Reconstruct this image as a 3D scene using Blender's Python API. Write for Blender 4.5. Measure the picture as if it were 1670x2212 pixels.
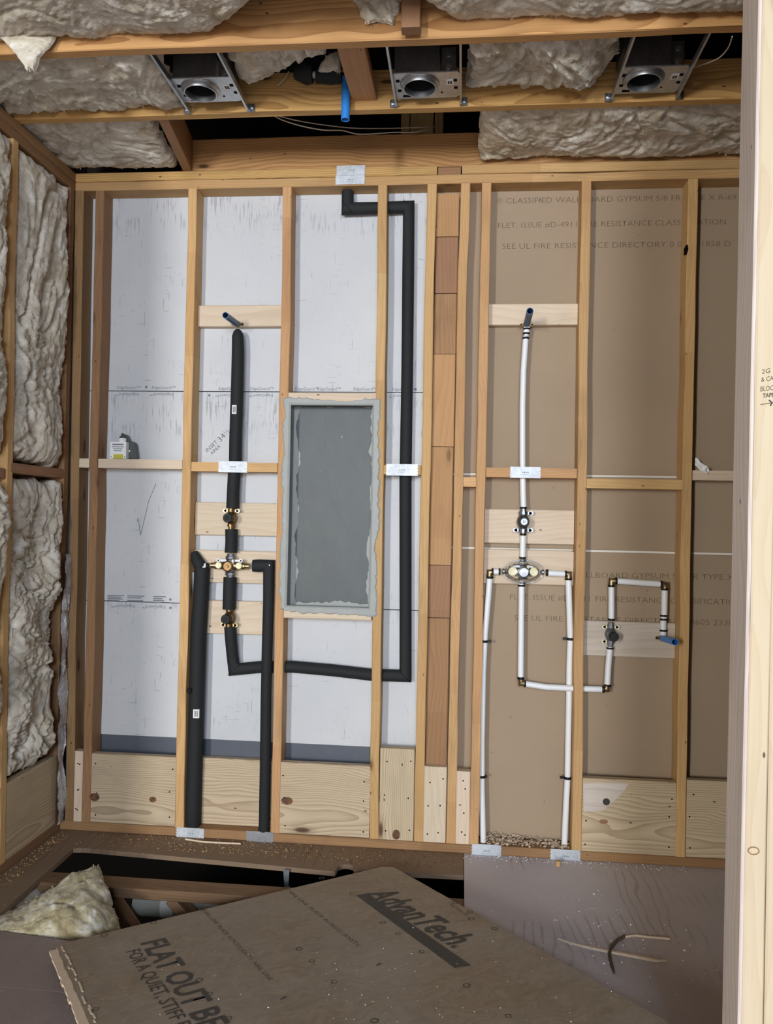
import bpy, math, random
from mathutils import Vector, Matrix, noise
from mathutils.geometry import tessellate_polygon
random.seed(7)
for o in list(bpy.data.objects): bpy.data.objects.remove(o)
SC = bpy.context.scene
COL = SC.collection
# ------------------------------------------------------------------ camera
FPX = 1720.44
CX, CY, CZ = 1.16784, -3.21768, 1.33228
YAW, PIT, ROL = 0.09495231, 0.00906430, -0.02027687
def _rot(y, p, r):
    return Matrix.Rotation(y, 3, 'Z') @ Matrix.Rotation(p, 3, 'X') @ Matrix.Rotation(r, 3, 'Y')
RC = _rot(YAW, PIT, ROL)
OC = Vector((CX, CY, CZ))
cd = bpy.data.cameras.new('camera'); cam = bpy.data.objects.new('camera', cd); COL.objects.link(cam)
cd.sensor_fit = 'HORIZONTAL'; cd.sensor_width = 36.0; cd.lens = FPX / 1670.0 * 36.0
cd.clip_start = 0.02; cd.clip_end = 60
m3 = Matrix((RC.col[0], RC.col[2], -RC.col[1])).transposed()
cam.matrix_world = Matrix.Translation(OC) @ m3.to_4x4()
SC.camera = cam
# ------------------------------------------------------------------ world, lamps, exposure
W = bpy.data.worlds.new('sky'); SC.world = W; W.use_nodes = True
bg = W.node_tree.nodes['Background']; bg.inputs[0].default_value = (0.80, 0.89, 1.0, 1); bg.inputs[1].default_value = 0.06
def unseen_area_light(loc, target, sx, sy, power, col):
    l = bpy.data.lights.new('unseen_area_light', 'AREA'); l.shape = 'RECTANGLE'; l.size = sx; l.size_y = sy
    l.energy = power; l.color = col
    o = bpy.data.objects.new('unseen_area_light', l); COL.objects.link(o)
    d = (Vector(target) - Vector(loc)).normalized()
    o.matrix_world = Matrix.Translation(loc) @ d.to_track_quat('-Z', 'Y').to_matrix().to_4x4()
    return o
unseen_area_light((1.15, -11.0, 1.65), (1.0, 0, 1.35), 1.2, 2.0, 225, (0.98, 0.98, 1.0))
unseen_area_light((-1.55, -8.4, 1.85), (1.0, 0, 1.3), 0.45, 1.4, 235, (1.0, 0.98, 0.95))
unseen_area_light((1.75, -6.5, 2.50), (1.6, -0.7, 0.0), 1.0, 0.8, 110, (0.68, 0.81, 1.0))  # unseen high fill, added to cool and brighten the floor
SC.view_settings.view_transform = 'Standard'; SC.view_settings.look = 'None'
SC.view_settings.gamma = 1.0; SC.view_settings.exposure = 0.42; SC.view_settings.use_curve_mapping = False

# ------------------------------------------------------------------ helpers
def at(u, v, ax, val):
    """pixel of the photograph -> point of the room on the plane ax = val"""
    d = RC @ Vector(((u - 835) / FPX, 1.0, -(v - 1106) / FPX))
    i = 'XYZ'.index(ax)
    return OC + d * ((val - OC[i]) / d[i])
def PY(u, v, y=0.0): return at(u, v, 'Y', y)
def srgb(r, g, b):
    f = lambda c: (c / 255) / 12.92 if c <= 10 else ((c / 255 + 0.055) / 1.055) ** 2.4
    return (f(r), f(g), f(b), 1)
I4 = Matrix.Identity(4)
def tag(o, label=None, cat=None, group=None, kind=None):
    for k, v in (('label', label), ('category', cat), ('group', group), ('kind', kind)):
        if v: o[k] = v
    return o
def link(o, parent=None, M=I4):
    COL.objects.link(o)
    if parent is not None:
        o.parent = parent; o.matrix_parent_inverse = WM[parent.name].inverted()
    o.matrix_basis = M; WM[o.name] = M.copy()
    return o
WM = {}
def empty(name, loc, label=None, cat=None, group=None, kind=None):
    o = bpy.data.objects.new(name, None); o.empty_display_size = .05
    link(o, None, Matrix.Translation(loc)); return tag(o, label, cat, group, kind)
class MB:
    def __init__(s): s.v, s.f, s.m = [], [], []
    def add(s, vs, fs, mi=0):
        b = len(s.v); s.v += [tuple(v) for v in vs]; s.f += [tuple(b + i for i in f) for f in fs]; s.m += [mi] * len(fs)
        return s
    def box(s, c, h, mi=0, R=None):
        vs = [Vector((x * h[0], y * h[1], z * h[2])) for x in (-1, 1) for y in (-1, 1) for z in (-1, 1)]
        if R is not None: vs = [R @ v for v in vs]
        return s.add([v + Vector(c) for v in vs], [(0, 1, 3, 2), (4, 6, 7, 5), (0, 4, 5, 1), (2, 3, 7, 6), (0, 2, 6, 4), (1, 5, 7, 3)], mi)
    def lathe(s, prof, org, d, seg=20, mi=0, up=None, caps=True):
        d = Vector(d).normalized(); a = d.orthogonal().normalized() if up is None else Vector(up); b = d.cross(a)
        vs, fs = [], []
        for r, h in prof:
            for k in range(seg):
                t = 2 * math.pi * k / seg
                vs.append(Vector(org) + d * h + (a * math.cos(t) + b * math.sin(t)) * r)
        for i in range(len(prof) - 1):
            for k in range(seg):
                k2 = (k + 1) % seg
                fs.append((i * seg + k, i * seg + k2, (i + 1) * seg + k2, (i + 1) * seg + k))
        if caps: fs.append(tuple(reversed(range(seg)))); fs.append(tuple((len(prof) - 1) * seg + k for k in range(seg)))
        return s.add(vs, fs, mi)
    def tube(s, pts, r, seg=16, mi=0, cap=True, wob=0.0):
        pts = [Vector(p) for p in pts]; n = len(pts); rr = r if isinstance(r, (list, tuple)) else [r] * n
        tang = []
        for i in range(n):
            a = (pts[i] - pts[i - 1]).normalized() if i > 0 else None
            b = (pts[i + 1] - pts[i]).normalized() if i < n - 1 else None
            tang.append((a, b))
        d0 = tang[0][1]; u = Vector((0, 1, 0)); u = (u - d0 * u.dot(d0))
        if u.length < .1: u = d0.orthogonal()
        u.normalize(); vs, fs = [], []
        for i in range(n):
            a, b = tang[i]
            if a is None: a = b
            if b is None: b = a
            u = (u - a * u.dot(a)).normalized(); w = a.cross(u)
            nrm = (a + b).normalized()
            for k in range(seg):
                t = 2 * math.pi * k / seg
                rad = rr[i] * (1 + (noise.noise(pts[i] * 23 + Vector((math.cos(t), math.sin(t), 0)) * .8) * wob))
                p = (u * math.cos(t) + w * math.sin(t)) * rad
                q = p - a * (p.dot(nrm) / max(.2, a.dot(nrm)))   # mitre plane
                vs.append(pts[i] + q)
            u = (u - b * u.dot(b))
            u = u.normalized() if u.length > .05 else b.orthogonal().normalized()
        for i in range(n - 1):
            for k in range(seg):
                k2 = (k + 1) % seg
                fs.append((i * seg + k, i * seg + k2, (i + 1) * seg + k2, (i + 1) * seg + k))
        if cap:
            fs.append(tuple(reversed(range(seg)))); fs.append(tuple((n - 1) * seg + k for k in range(seg)))
        return s.add(vs, fs, mi)
    def build(s, name, mats, parent=None, M=I4, smooth=False, label=None, kind=None, angle=None):
        me = bpy.data.meshes.new(name)
        Mi = M.inverted()
        me.from_pydata([tuple(Mi @ Vector(v)) for v in s.v] if M is not I4 else s.v, [], s.f)
        for m in (mats if isinstance(mats, (list, tuple)) else [mats]): me.materials.append(m)
        if any(s.m): me.polygons.foreach_set('material_index', s.m)
        if smooth:
            me.polygons.foreach_set('use_smooth', [True] * len(me.polygons))
            try: me.set_sharp_from_angle(angle=math.radians(angle or 40))
            except Exception: pass
        me.update()
        o = bpy.data.objects.new(name, me); link(o, parent, M)
        return tag(o, label, None, None, kind)
def frame(x, y, o):
    x = Vector(x).normalized(); y = Vector(y); y = (y - x * y.dot(x)).normalized(); z = x.cross(y)
    M = Matrix((x, y, z)).transposed().to_4x4(); M.translation = Vector(o); return M
def board(name, a, b, wdir, w, t, mat, parent=None, wav=0.0010, r=0.003, label=None, n=None, nick=0.0):
    """solid board from a to b, w wide along wdir, t thick"""
    a, b = Vector(a), Vector(b); L = (b - a).length; M = frame(b - a, wdir, a)
    n = n or max(1, min(14, int(L / .12)))
    hw, ht = w / 2, t / 2; r = min(r, hw * .5, ht * .5)
    prof = [(-hw + r, -ht), (hw - r, -ht), (hw, -ht + r), (hw, ht - r), (hw - r, ht), (-hw + r, ht), (-hw, ht - r), (-hw, -ht + r)]
    vs = []
    sd = random.uniform(0, 99)
    for i in range(n + 1):
        x = L * i / n; dy = noise.noise((x * 2.1, sd, 0)) * wav * 2.2; dz = noise.noise((x * 2.1, 0, sd)) * wav
        for j, (y, z) in enumerate(prof):
            e = noise.noise((x * 6, j // 2 * 3.1, sd)) * wav
            nk = nick * max(0, noise.noise((x * 14, j // 2 * 5.7, sd + 9)) - .12) if 0 < i < n else 0
            vs.append((x, (y * (1 - nk / max(hw, .001))) + dy + (e if y > 0 else -e) * .5, z * (1 - nk / max(ht, .001)) + dz))
    fs = []
    for i in range(n):
        for j in range(8):
            k = (j + 1) % 8; fs.append((i * 8 + j, i * 8 + k, (i + 1) * 8 + k, (i + 1) * 8 + j))
    fs.append(tuple(reversed(range(8)))); fs.append(tuple(n * 8 + j for j in range(8)))
    me = bpy.data.meshes.new(name); me.from_pydata(vs, [], fs); me.materials.append(mat)
    o = bpy.data.objects.new(name, me); link(o, parent, M)
    return tag(o, label)
def prism(name, outline, org, x, y, depth, mat, parent=None, label=None, kind=None):
    """outline in (x, y) of the frame, extruded 'depth' along its z; keeps concave shapes"""
    M = frame(x, y, org); n = len(outline)
    vs = [(p[0], p[1], 0) for p in outline] + [(p[0], p[1], depth) for p in outline]
    tri = tessellate_polygon([[Vector((p[0], p[1], 0)) for p in outline]])
    fs = [tuple(t) for t in tri] + [tuple(n + i for i in reversed(t)) for t in tri]
    fs += [(i, (i + 1) % n, n + (i + 1) % n, n + i) for i in range(n)]
    me = bpy.data.meshes.new(name); me.from_pydata(vs, [], fs); me.materials.append(mat)
    import bmesh
    bm = bmesh.new(); bm.from_mesh(me); bmesh.ops.recalc_face_normals(bm, faces=bm.faces); bm.to_mesh(me); bm.free()
    o = bpy.data.objects.new(name, me); link(o, parent, M)
    return tag(o, label, None, None, kind)
FIT = []
def text(body, org, xdir, up, width, height, mat, parent, name='printed_lettering', shear=0.0, off=0.0, lift=.0006, font_h=.70, label=None):
    c = bpy.data.curves.new(name, 'FONT'); c.body = body; c.size = height / font_h; c.shear = shear; c.offset = off * height
    c.resolution_u = 2; c.fill_mode = 'BOTH'
    c.materials.append(mat)
    o = bpy.data.objects.new(name, c); M = frame(xdir, up, org); M.translation += M.col[2].to_3d() * lift
    link(o, parent, M); FIT.append((o, M, width)); return tag(o, label)

# ------------------------------------------------------------------ materials
def mat(name, build):
    m = bpy.data.materials.new(name); m.use_nodes = True; nt = m.node_tree; b = nt.nodes['Principled BSDF']
    build(nt, b); return m
def N(nt, t, **k):
    n = nt.nodes.new('ShaderNode' + t)
    for a, v in k.items():
        if a.startswith('i_'):
            key = a[2:]; n.inputs[int(key) if key.isdigit() else key.replace('_', ' ')].default_value = v
        else: setattr(n, a, v)
    return n
def ramp(nt, fac, stops, interp='LINEAR'):
    r = nt.nodes.new('ShaderNodeValToRGB'); r.color_ramp.interpolation = interp
    e = r.color_ramp.elements
    while len(e) > 1: e.remove(e[-1])
    e[0].position, e[0].color = stops[0]
    for p, c in stops[1:]:
        x = e.new(p); x.color = c
    nt.links.new(fac, r.inputs[0]); return r.outputs[0]
def mix(nt, fac, a, b, mode='MIX'):
    x = nt.nodes.new('ShaderNodeMix'); x.data_type = 'RGBA'; x.blend_type = mode
    for s, v in ((x.inputs[0], fac), (x.inputs[6], a), (x.inputs[7], b)):
        if hasattr(v, 'links'): nt.links.new(v, s)
        else: s.default_value = v
    return x.outputs[2]
def mth(nt, op, a, b=None, clamp=False):
    x = nt.nodes.new('ShaderNodeMath'); x.operation = op; x.use_clamp = clamp
    for i, v in enumerate((a, b)):
        if v is None: continue
        if hasattr(v, 'links'): nt.links.new(v, x.inputs[i])
        else: x.inputs[i].default_value = v
    return x.outputs[0]
def coords(nt, rnd=True):
    tc = N(nt, 'TexCoord')
    if not rnd: return tc.outputs['Object'], None
    oi = N(nt, 'ObjectInfo')
    cx = N(nt, 'CombineXYZ')
    nt.links.new(mth(nt, 'MULTIPLY', oi.outputs['Random'], 37.0), cx.inputs[0])
    nt.links.new(mth(nt, 'MULTIPLY', oi.outputs['Random'], 0.09), cx.inputs[1])
    nt.links.new(mth(nt, 'MULTIPLY', mth(nt, 'FRACT', mth(nt, 'MULTIPLY', oi.outputs['Random'], 7.13)), 0.05), cx.inputs[2])
    v = N(nt, 'VectorMath', operation='ADD'); nt.links.new(tc.outputs['Object'], v.inputs[0]); nt.links.new(cx.outputs[0], v.inputs[1])
    return v.outputs[0], oi.outputs['Random']
def scaled(nt, co, s, off=(0, 0, 0)):
    m = N(nt, 'Mapping'); m.inputs['Scale'].default_value = s; m.inputs['Location'].default_value = off
    nt.links.new(co, m.inputs[0]); return m.outputs[0]
def noi(nt, co, scale=1.0, detail=3.0, rough=.55, dist=0.0):
    n = N(nt, 'TexNoise'); n.inputs['Scale'].default_value = scale; n.inputs['Detail'].default_value = detail
    n.inputs['Roughness'].default_value = rough; n.inputs['Distortion'].default_value = dist
    nt.links.new(co, n.inputs['Vector']); return n.outputs['Fac']
def bump(nt, b, h, strength=.3, dist=.002):
    n = N(nt, 'Bump'); n.inputs['Strength'].default_value = strength; n.inputs['Distance'].default_value = dist
    nt.links.new(h, n.inputs['Height']); nt.links.new(n.outputs[0], b.inputs['Normal'])
def wood(name, light, dark, knots=.5, stain=0.35, ring=34.0, contrast=.75, rough=.62, stainc=(0.10, 0.055, 0.03, 1), jit=.22, center=(0.03, 0.10), segm=.5):
    def f(nt, b):
        co, rnd = coords(nt)
        warp = noi(nt, scaled(nt, co, (1.3, 3, 3)), 1.0, 2.0)
        wv = N(nt, 'CombineXYZ'); w1 = mth(nt, 'MULTIPLY', mth(nt, 'SUBTRACT', warp, .5), .07)
        nt.links.new(w1, wv.inputs[1]); nt.links.new(w1, wv.inputs[2])
        # knots bend the grain round themselves
        vo = N(nt, 'TexVoronoi'); vo.inputs['Scale'].default_value = 1.0; nt.links.new(scaled(nt, co, (2.6, 8, 8)), vo.inputs['Vector'])
        kd = vo.outputs['Distance']
        kb = mth(nt, 'MULTIPLY', mth(nt, 'SUBTRACT', .42, kd, True), .05 * (1 if knots else 0))
        nt.links.new(mth(nt, 'ADD', w1, kb), wv.inputs[1])
        ad = N(nt, 'VectorMath', operation='ADD'); nt.links.new(scaled(nt, co, (.10, 1, 1), (0, center[0], center[1])), ad.inputs[0]); nt.links.new(wv.outputs[0], ad.inputs[1])
        wt = N(nt, 'TexWave', wave_type='RINGS', rings_direction='X', wave_profile='SAW'); wt.inputs['Scale'].default_value = ring
        wt.inputs['Distortion'].default_value = .6; wt.inputs['Detail'].default_value = 1.5; wt.inputs['Detail Scale'].default_value = .6
        nt.links.new(ad.outputs[0], wt.inputs['Vector'])
        g = mth(nt, 'POWER', wt.outputs['Fac'], 1.8)
        fib = noi(nt, scaled(nt, co, (5, 190, 190)), 1.0, 3.0, .6)
        blot = noi(nt, scaled(nt, co, (2.2, 9, 9)), 1.0, 3.0, .6)
        f1 = mth(nt, 'ADD', mth(nt, 'MULTIPLY', g, contrast), mth(nt, 'MULTIPLY', mth(nt, 'SUBTRACT', fib, .5), .55), True)
        c = mix(nt, f1, light, dark)
        c = mix(nt, mth(nt, 'MULTIPLY', ramp(nt, blot, [(.50, (0, 0, 0, 1)), (.75, (1, 1, 1, 1))]), stain), c, stainc)
        if knots:
            k = ramp(nt, kd, [(0, (1, 1, 1, 1)), (.09 * knots, (.9, .9, .9, 1)), (.13 * knots + .01, (.25, .25, .25, 1)), (.2 * knots + .04, (0, 0, 0, 1))])
            c = mix(nt, k, c, (0.075, 0.032, 0.014, 1))
        vd = N(nt, 'TexVoronoi'); vd.inputs['Scale'].default_value = 1.0; nt.links.new(scaled(nt, co, (11, 24, 24)), vd.inputs['Vector'])
        dd_ = mth(nt, 'MULTIPLY', ramp(nt, vd.outputs['Distance'], [(.05, (1, 1, 1, 1)), (.085, (0, 0, 0, 1))]), ramp(nt, noi(nt, scaled(nt, co, (3, 12, 12)), 1.0, 1.0), [(.44, (0, 0, 0, 1)), (.50, (1, 1, 1, 1))]))
        c = mix(nt, mth(nt, 'MULTIPLY', dd_, .85), c, (0.03, 0.018, 0.01, 1))
        sp_ = N(nt, 'SeparateXYZ'); nt.links.new(co, sp_.inputs[0])
        seg = mth(nt, 'FLOOR', mth(nt, 'MULTIPLY', sp_.outputs[0], 2.3)); wn = N(nt, 'TexWhiteNoise', noise_dimensions='1D'); nt.links.new(seg, wn.inputs['W'])
        c = mix(nt, mth(nt, 'MULTIPLY', wn.outputs['Value'], segm), c, dark, 'MIX')
        h = N(nt, 'HueSaturation'); nt.links.new(c, h.inputs['Color'])
        nt.links.new(mth(nt, 'ADD', mth(nt, 'MULTIPLY', mth(nt, 'FRACT', mth(nt, 'MULTIPLY', rnd, 13.7)), jit), 1 - jit * .5), h.inputs['Value'])
        nt.links.new(mth(nt, 'ADD', mth(nt, 'MULTIPLY', mth(nt, 'FRACT', mth(nt, 'MULTIPLY', rnd, 5.3)), .016), .492), h.inputs['Hue'])
        nt.links.new(h.outputs[0], b.inputs['Base Color']); b.inputs['Roughness'].default_value = rough
        b.inputs['Specular IOR Level'].default_value = .25
        bump(nt, b, mth(nt, 'ADD', fib, mth(nt, 'MULTIPLY', g, .5)), .25, .0012)
    return mat(name, f)
M_STUD = wood('honey_stud_lumber', srgb(212, 173, 122), srgb(182, 138, 90), .55, .35, 30, .45)
M_DARK = wood('brown_stud_lumber', srgb(164, 128, 90), srgb(132, 98, 68), .6, .5, 30, .5)
M_RED = wood('reddish_lumber', srgb(160, 123, 92), srgb(134, 99, 72), .5, .35, 30, .5, jit=.15)
M_TAN = wood('tan_block_lumber', srgb(196, 154, 110), srgb(168, 124, 84), .6, .4, 30, .45)
M_PALE = wood('pale_pine_board', srgb(217, 200, 176), srgb(198, 174, 144), .35, .18, 22, .4, jit=.10, segm=.0)
M_PALEG = wood('grey_stained_board', srgb(198, 188, 174), srgb(176, 161, 144), .3, .4, 22, .45, jit=.05, segm=.0, stainc=srgb(140, 128, 116))
M_BOX = wood('pine_with_knots', srgb(200, 184, 154), srgb(144, 117, 88), .8, .18, 46, .62, jit=.12, center=(.02, .06), segm=.0)
M_JOIST = wood('joist_lumber', srgb(206, 164, 106), srgb(156, 112, 64), .5, .3, 44, .8, segm=.0)
M_POST = wood('door_post_lumber', srgb(204, 190, 162), srgb(192, 170, 136), .35, .1, 20, .4, jit=.05, segm=.0)
M_POSTG = wood('weathered_grey_lumber', srgb(206, 196, 186), srgb(176, 160, 148), .5, .25, 26, .5, stainc=srgb(110, 92, 84), segm=.0)
M_FLOORW = wood('dusty_truss_lumber', srgb(140, 112, 84), srgb(110, 84, 62), .4, .5, 30, .5, segm=.2)
def plain(name, col, rough=.5, metal=0.0, spec=.5, nz=0.0, scale=60, b_=0.0, trans=0.0):
    def f(nt, b):
        if nz:
            co, _ = coords(nt); n = noi(nt, co, scale, 4.0)
            c = mix(nt, n, tuple(x * (1 - nz) for x in col[:3]) + (1,), tuple(min(1, x * (1 + nz)) for x in col[:3]) + (1,))
            nt.links.new(c, b.inputs['Base Color'])
            if b_: bump(nt, b, n, b_, .001)
        else: b.inputs['Base Color'].default_value = col
        b.inputs['Roughness'].default_value = rough; b.inputs['Metallic'].default_value = metal
        b.inputs['Specular IOR Level'].default_value = spec
        if trans: b.inputs['Transmission Weight'].default_value = trans
    return mat(name, f)
M_FOAM = plain('black_pipe_foam', srgb(33, 36, 38), .75, spec=.35, nz=.35, scale=350, b_=.5)
M_PEX = plain('white_pipe_plastic', srgb(232, 236, 238), .38)
M_BLACK = plain('black_plastic', srgb(18, 18, 19), .5, spec=.3)
M_BRASS = plain('brass', srgb(172, 156, 116), .34, .95, nz=.3, scale=90)
M_BRONZE = plain('dull_bronze', srgb(120, 96, 66), .38, .9, nz=.3, scale=80)
M_CHROME = plain('chrome', srgb(140, 144, 150), .42, .95, nz=.3, scale=110)
M_BRASSD = plain('dull_brass', srgb(142, 124, 92), .4, .9, nz=.3, scale=90)
M_CREAM = plain('cream_plastic', srgb(240, 236, 196), .4)
M_BLUE = plain('blue_plastic', srgb(44, 130, 214), .38)
M_BLUED = plain('dark_blue_plastic', srgb(44, 84, 132), .38)
M_WHITE = plain('white_paper', srgb(235, 236, 236), .7)
M_INK = plain('dark_print', srgb(62, 58, 54), .8)
M_INKG = plain('grey_print', srgb(122, 130, 138), .8)
M_INKB = plain('brown_print', srgb(104, 90, 72), .8)
M_INKP = plain('faded_black_panel_print', srgb(72, 69, 64), .8, nz=.35, scale=120)
M_INKQ = plain('faint_panel_print', srgb(72, 60, 48), .8)
M_YEL = plain('yellow_label', srgb(190, 188, 60), .5)
M_CORE = plain('white_gypsum_core', srgb(226, 222, 212), .8)
M_RIM = plain('dark_gap', srgb(38, 36, 36), .9)
M_HOLE = plain('hollow_dark', srgb(14, 12, 11), .95, spec=.1)
M_FLASH = plain('blue_grey_membrane', srgb(80, 87, 98), .55, nz=.12, scale=30)
M_CLEAR = plain('clear_plastic_shield', (1, 1, 1, 1), .06, trans=1.0)
M_DARKB = plain('dark_grey_jug_plastic', srgb(78, 82, 82), .45, nz=.3, scale=90)
M_ATTIC = plain('dark_roof_deck', srgb(40, 32, 26), .9, nz=.3, scale=8)
M_SOIL = plain('dark_crawl_soil', srgb(30, 26, 22), .95, nz=.4, scale=8)
M_PLAIN = plain('unpainted_room_surface', srgb(122, 108, 92), .8)
M_BARK = plain('dark_bark', srgb(92, 76, 60), .9, nz=.3, scale=90)
def f_galv(dark=1.0, rough=.38, metal=.92):
    def f(nt, b):
        co, _ = coords(nt)
        v = N(nt, 'TexVoronoi'); v.inputs['Scale'].default_value = 70; nt.links.new(co, v.inputs['Vector'])
        g = mth(nt, 'ADD', mth(nt, 'MULTIPLY', v.outputs['Distance'], .12), mth(nt, 'MULTIPLY', noi(nt, co, 9, 4.0), .5))
        c = ramp(nt, g, [(.15, (.30 * dark, .33 * dark, .36 * dark, 1)), (.5, (.62 * dark, .66 * dark, .70 * dark, 1))])
        nt.links.new(c, b.inputs['Base Color']); b.inputs['Metallic'].default_value = metal; b.inputs['Roughness'].default_value = rough
    return f
M_GALV = mat('galvanised_steel', f_galv(1.0)); M_GALVD = mat('dull_housing_steel', f_galv(.42, .5)); 
M_PLATE = mat('bright_nail_plate_steel', f_galv(1.25, .55, .35))
def f_ins(nt, b):
    co, _ = coords(nt)
    a = noi(nt, co, 14, 6.0, .68, .9); s = noi(nt, scaled(nt, co, (60, 60, 160)), 1.0, 3.0, .7, 1.5); l = noi(nt, co, 4, 2.0)
    c = ramp(nt, a, [(.30, srgb(168, 156, 132)), (.5, srgb(212, 205, 190)), (.68, srgb(242, 239, 230))])
    c = mix(nt, mth(nt, 'MULTIPLY', ramp(nt, l, [(.5, (0, 0, 0, 1)), (.72, (1, 1, 1, 1))]), .30), c, srgb(196, 178, 132))
    nt.links.new(c, b.inputs['Base Color']); b.inputs['Roughness'].default_value = .95; b.inputs['Specular IOR Level'].default_value = .05
    b.inputs['Sheen Weight'].default_value = .2
    b.inputs['Subsurface Weight'].default_value = .35; b.inputs['Subsurface Scale'].default_value = .008; b.inputs['Subsurface Radius'].default_value = (1, .9, .75)
    bump(nt, b, mth(nt, 'ADD', mth(nt, 'MULTIPLY', a, 1.4), mth(nt, 'MULTIPLY', s, .7)), .6, .006)
M_INS = mat('fibreglass_wool', f_ins)
def f_insy(nt, b):
    f_ins(nt, b)
    for n in nt.nodes:
        if n.type == 'VALTORGB' and len(n.color_ramp.elements) == 3:
            for e, c in zip(n.color_ramp.elements, (srgb(126, 114, 84), srgb(172, 163, 132), srgb(218, 218, 208))): e.color = c
M_INSY = mat('yellowish_fibreglass_wool', f_insy)
def f_sheath(nt, b):
    co, _ = coords(nt, False)      # local x = width, y = height
    big = noi(nt, co, 2.2, 3.0, .6)
    def streak(sc, th, off):
        a = noi(nt, scaled(nt, co, sc, off), 1.0, 2.0, .5)
        return ramp(nt, a, [(th, (0, 0, 0, 1)), (th + .05, (1, 1, 1, 1))])
    v = streak((110, 11, 1), .655, (3, 0, 0)); h = streak((12, 120, 1), .66, (0, 7, 0)); v2 = streak((240, 24, 1), .64, (1, 5, 0))
    mask = ramp(nt, noi(nt, co, 3.4, 3.0), [(.42, (.08, .08, .08, 1)), (.62, (1, 1, 1, 1))])
    c = mix(nt, big, srgb(190, 194, 198), srgb(213, 215, 217))
    fine = noi(nt, scaled(nt, co, (140, 140, 1)), 1.0, 3.0)
    c = mix(nt, mth(nt, 'MULTIPLY', fine, .16), c, srgb(150, 156, 162))
    sy = N(nt, 'SeparateXYZ'); nt.links.new(co, sy.inputs[0])
    band = ramp(nt, sy.outputs[1], [(.22, (0, 0, 0, 1)), (.30, (1, 1, 1, 1)), (.42, (.8, .8, .8, 1))])
    va = noi(nt, scaled(nt, co, (120, 9, 1), (2, 1, 0)), 1.0, 2.0, .55); vb = ramp(nt, va, [(.54, (0, 0, 0, 1)), (.62, (1, 1, 1, 1))])
    c = mix(nt, mth(nt, 'MULTIPLY', mth(nt, 'MULTIPLY', vb, band), mth(nt, 'MULTIPLY', ramp(nt, noi(nt, scaled(nt, co, (7, 7, 1)), 1.0, 2.0), [(.42, (0, 0, 0, 1)), (.56, (1, 1, 1, 1))]), .55)), c, srgb(118, 124, 130))
    s = mth(nt, 'MULTIPLY', mth(nt, 'MAXIMUM', mth(nt, 'MAXIMUM', v, h), mth(nt, 'MULTIPLY', v2, .6)), mask)
    c = mix(nt, mth(nt, 'MULTIPLY', s, .45), c, srgb(118, 124, 130))
    nt.links.new(c, b.inputs['Base Color']); b.inputs['Roughness'].default_value = .55; b.inputs['Specular IOR Level'].default_value = .3
M_SHEATH = mat('pale_grey_sheathing_print', f_sheath)
def f_dry(nt, b):
    co, _ = coords(nt)
    c = mix(nt, noi(nt, co, 3.0, 4.0), srgb(158, 140, 118), srgb(172, 153, 130))
    c = mix(nt, mth(nt, 'MULTIPLY', noi(nt, scaled(nt, co, (90, 90, 1)), 1.0, 4.0), .22), c, srgb(136, 118, 96))
    sp = ramp(nt, noi(nt, co, 28, 2.0), [(.74, (0, 0, 0, 1)), (.78, (1, 1, 1, 1))])
    c = mix(nt, mth(nt, 'MULTIPLY', sp, .5), c, srgb(104, 84, 64))
    nt.links.new(c, b.inputs['Base Color']); b.inputs['Roughness'].default_value = .85; b.inputs['Specular IOR Level'].default_value = .15
M_DRY = mat('brown_drywall_paper', f_dry)
def f_sub(base, dk, gr):
    def f(nt, b):
        co, _ = coords(nt)
        c = mix(nt, noi(nt, co, 2.3, 5.0, .6), dk, base)
        wd = N(nt, 'TexWave', wave_type='BANDS', bands_direction='X'); wd.inputs['Scale'].default_value = 9; wd.inputs['Distortion'].default_value = 14
        wd.inputs['Detail'].default_value = 2; wd.inputs['Detail Scale'].default_value = .7
        nt.links.new(scaled(nt, co, (1, .28, 1)), wd.inputs['Vector'])
        gm = mth(nt, 'MULTIPLY', ramp(nt, wd.outputs['Fac'], [(.8, (0, 0, 0, 1)), (.97, (1, 1, 1, 1))]), ramp(nt, noi(nt, co, 2.6, 2.0), [(.5, (0, 0, 0, 1)), (.6, (1, 1, 1, 1))]))
        c = mix(nt, mth(nt, 'MULTIPLY', gm, gr), c, tuple(x * .35 for x in dk[:3]) + (1,))
        c = mix(nt, mth(nt, 'MULTIPLY', noi(nt, co, 75, 4.0, .7), .3), c, tuple(min(1, x * 1.4) for x in base[:3]) + (1,))
        sp = ramp(nt, noi(nt, co, 55, 2.0), [(.73, (0, 0, 0, 1)), (.76, (1, 1, 1, 1))])
        c = mix(nt, mth(nt, 'MULTIPLY', sp, .6), c, srgb(206, 196, 180))
        nt.links.new(c, b.inputs['Base Color']); b.inputs['Roughness'].default_value = .7; b.inputs['Specular IOR Level'].default_value = .25
        bump(nt, b, noi(nt, co, 60, 4.0), .3, .0015)
    return f
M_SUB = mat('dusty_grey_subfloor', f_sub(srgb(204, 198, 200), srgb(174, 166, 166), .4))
M_SUBD = mat('shade_toned_subfloor', f_sub(srgb(140, 127, 122), srgb(108, 95, 90), .3))  # purple-brown near-left floor, its shade put into a darker colour
M_SUBB = mat('brown_dusty_subfloor', f_sub(srgb(142, 122, 102), srgb(108, 89, 71), .3))
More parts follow.
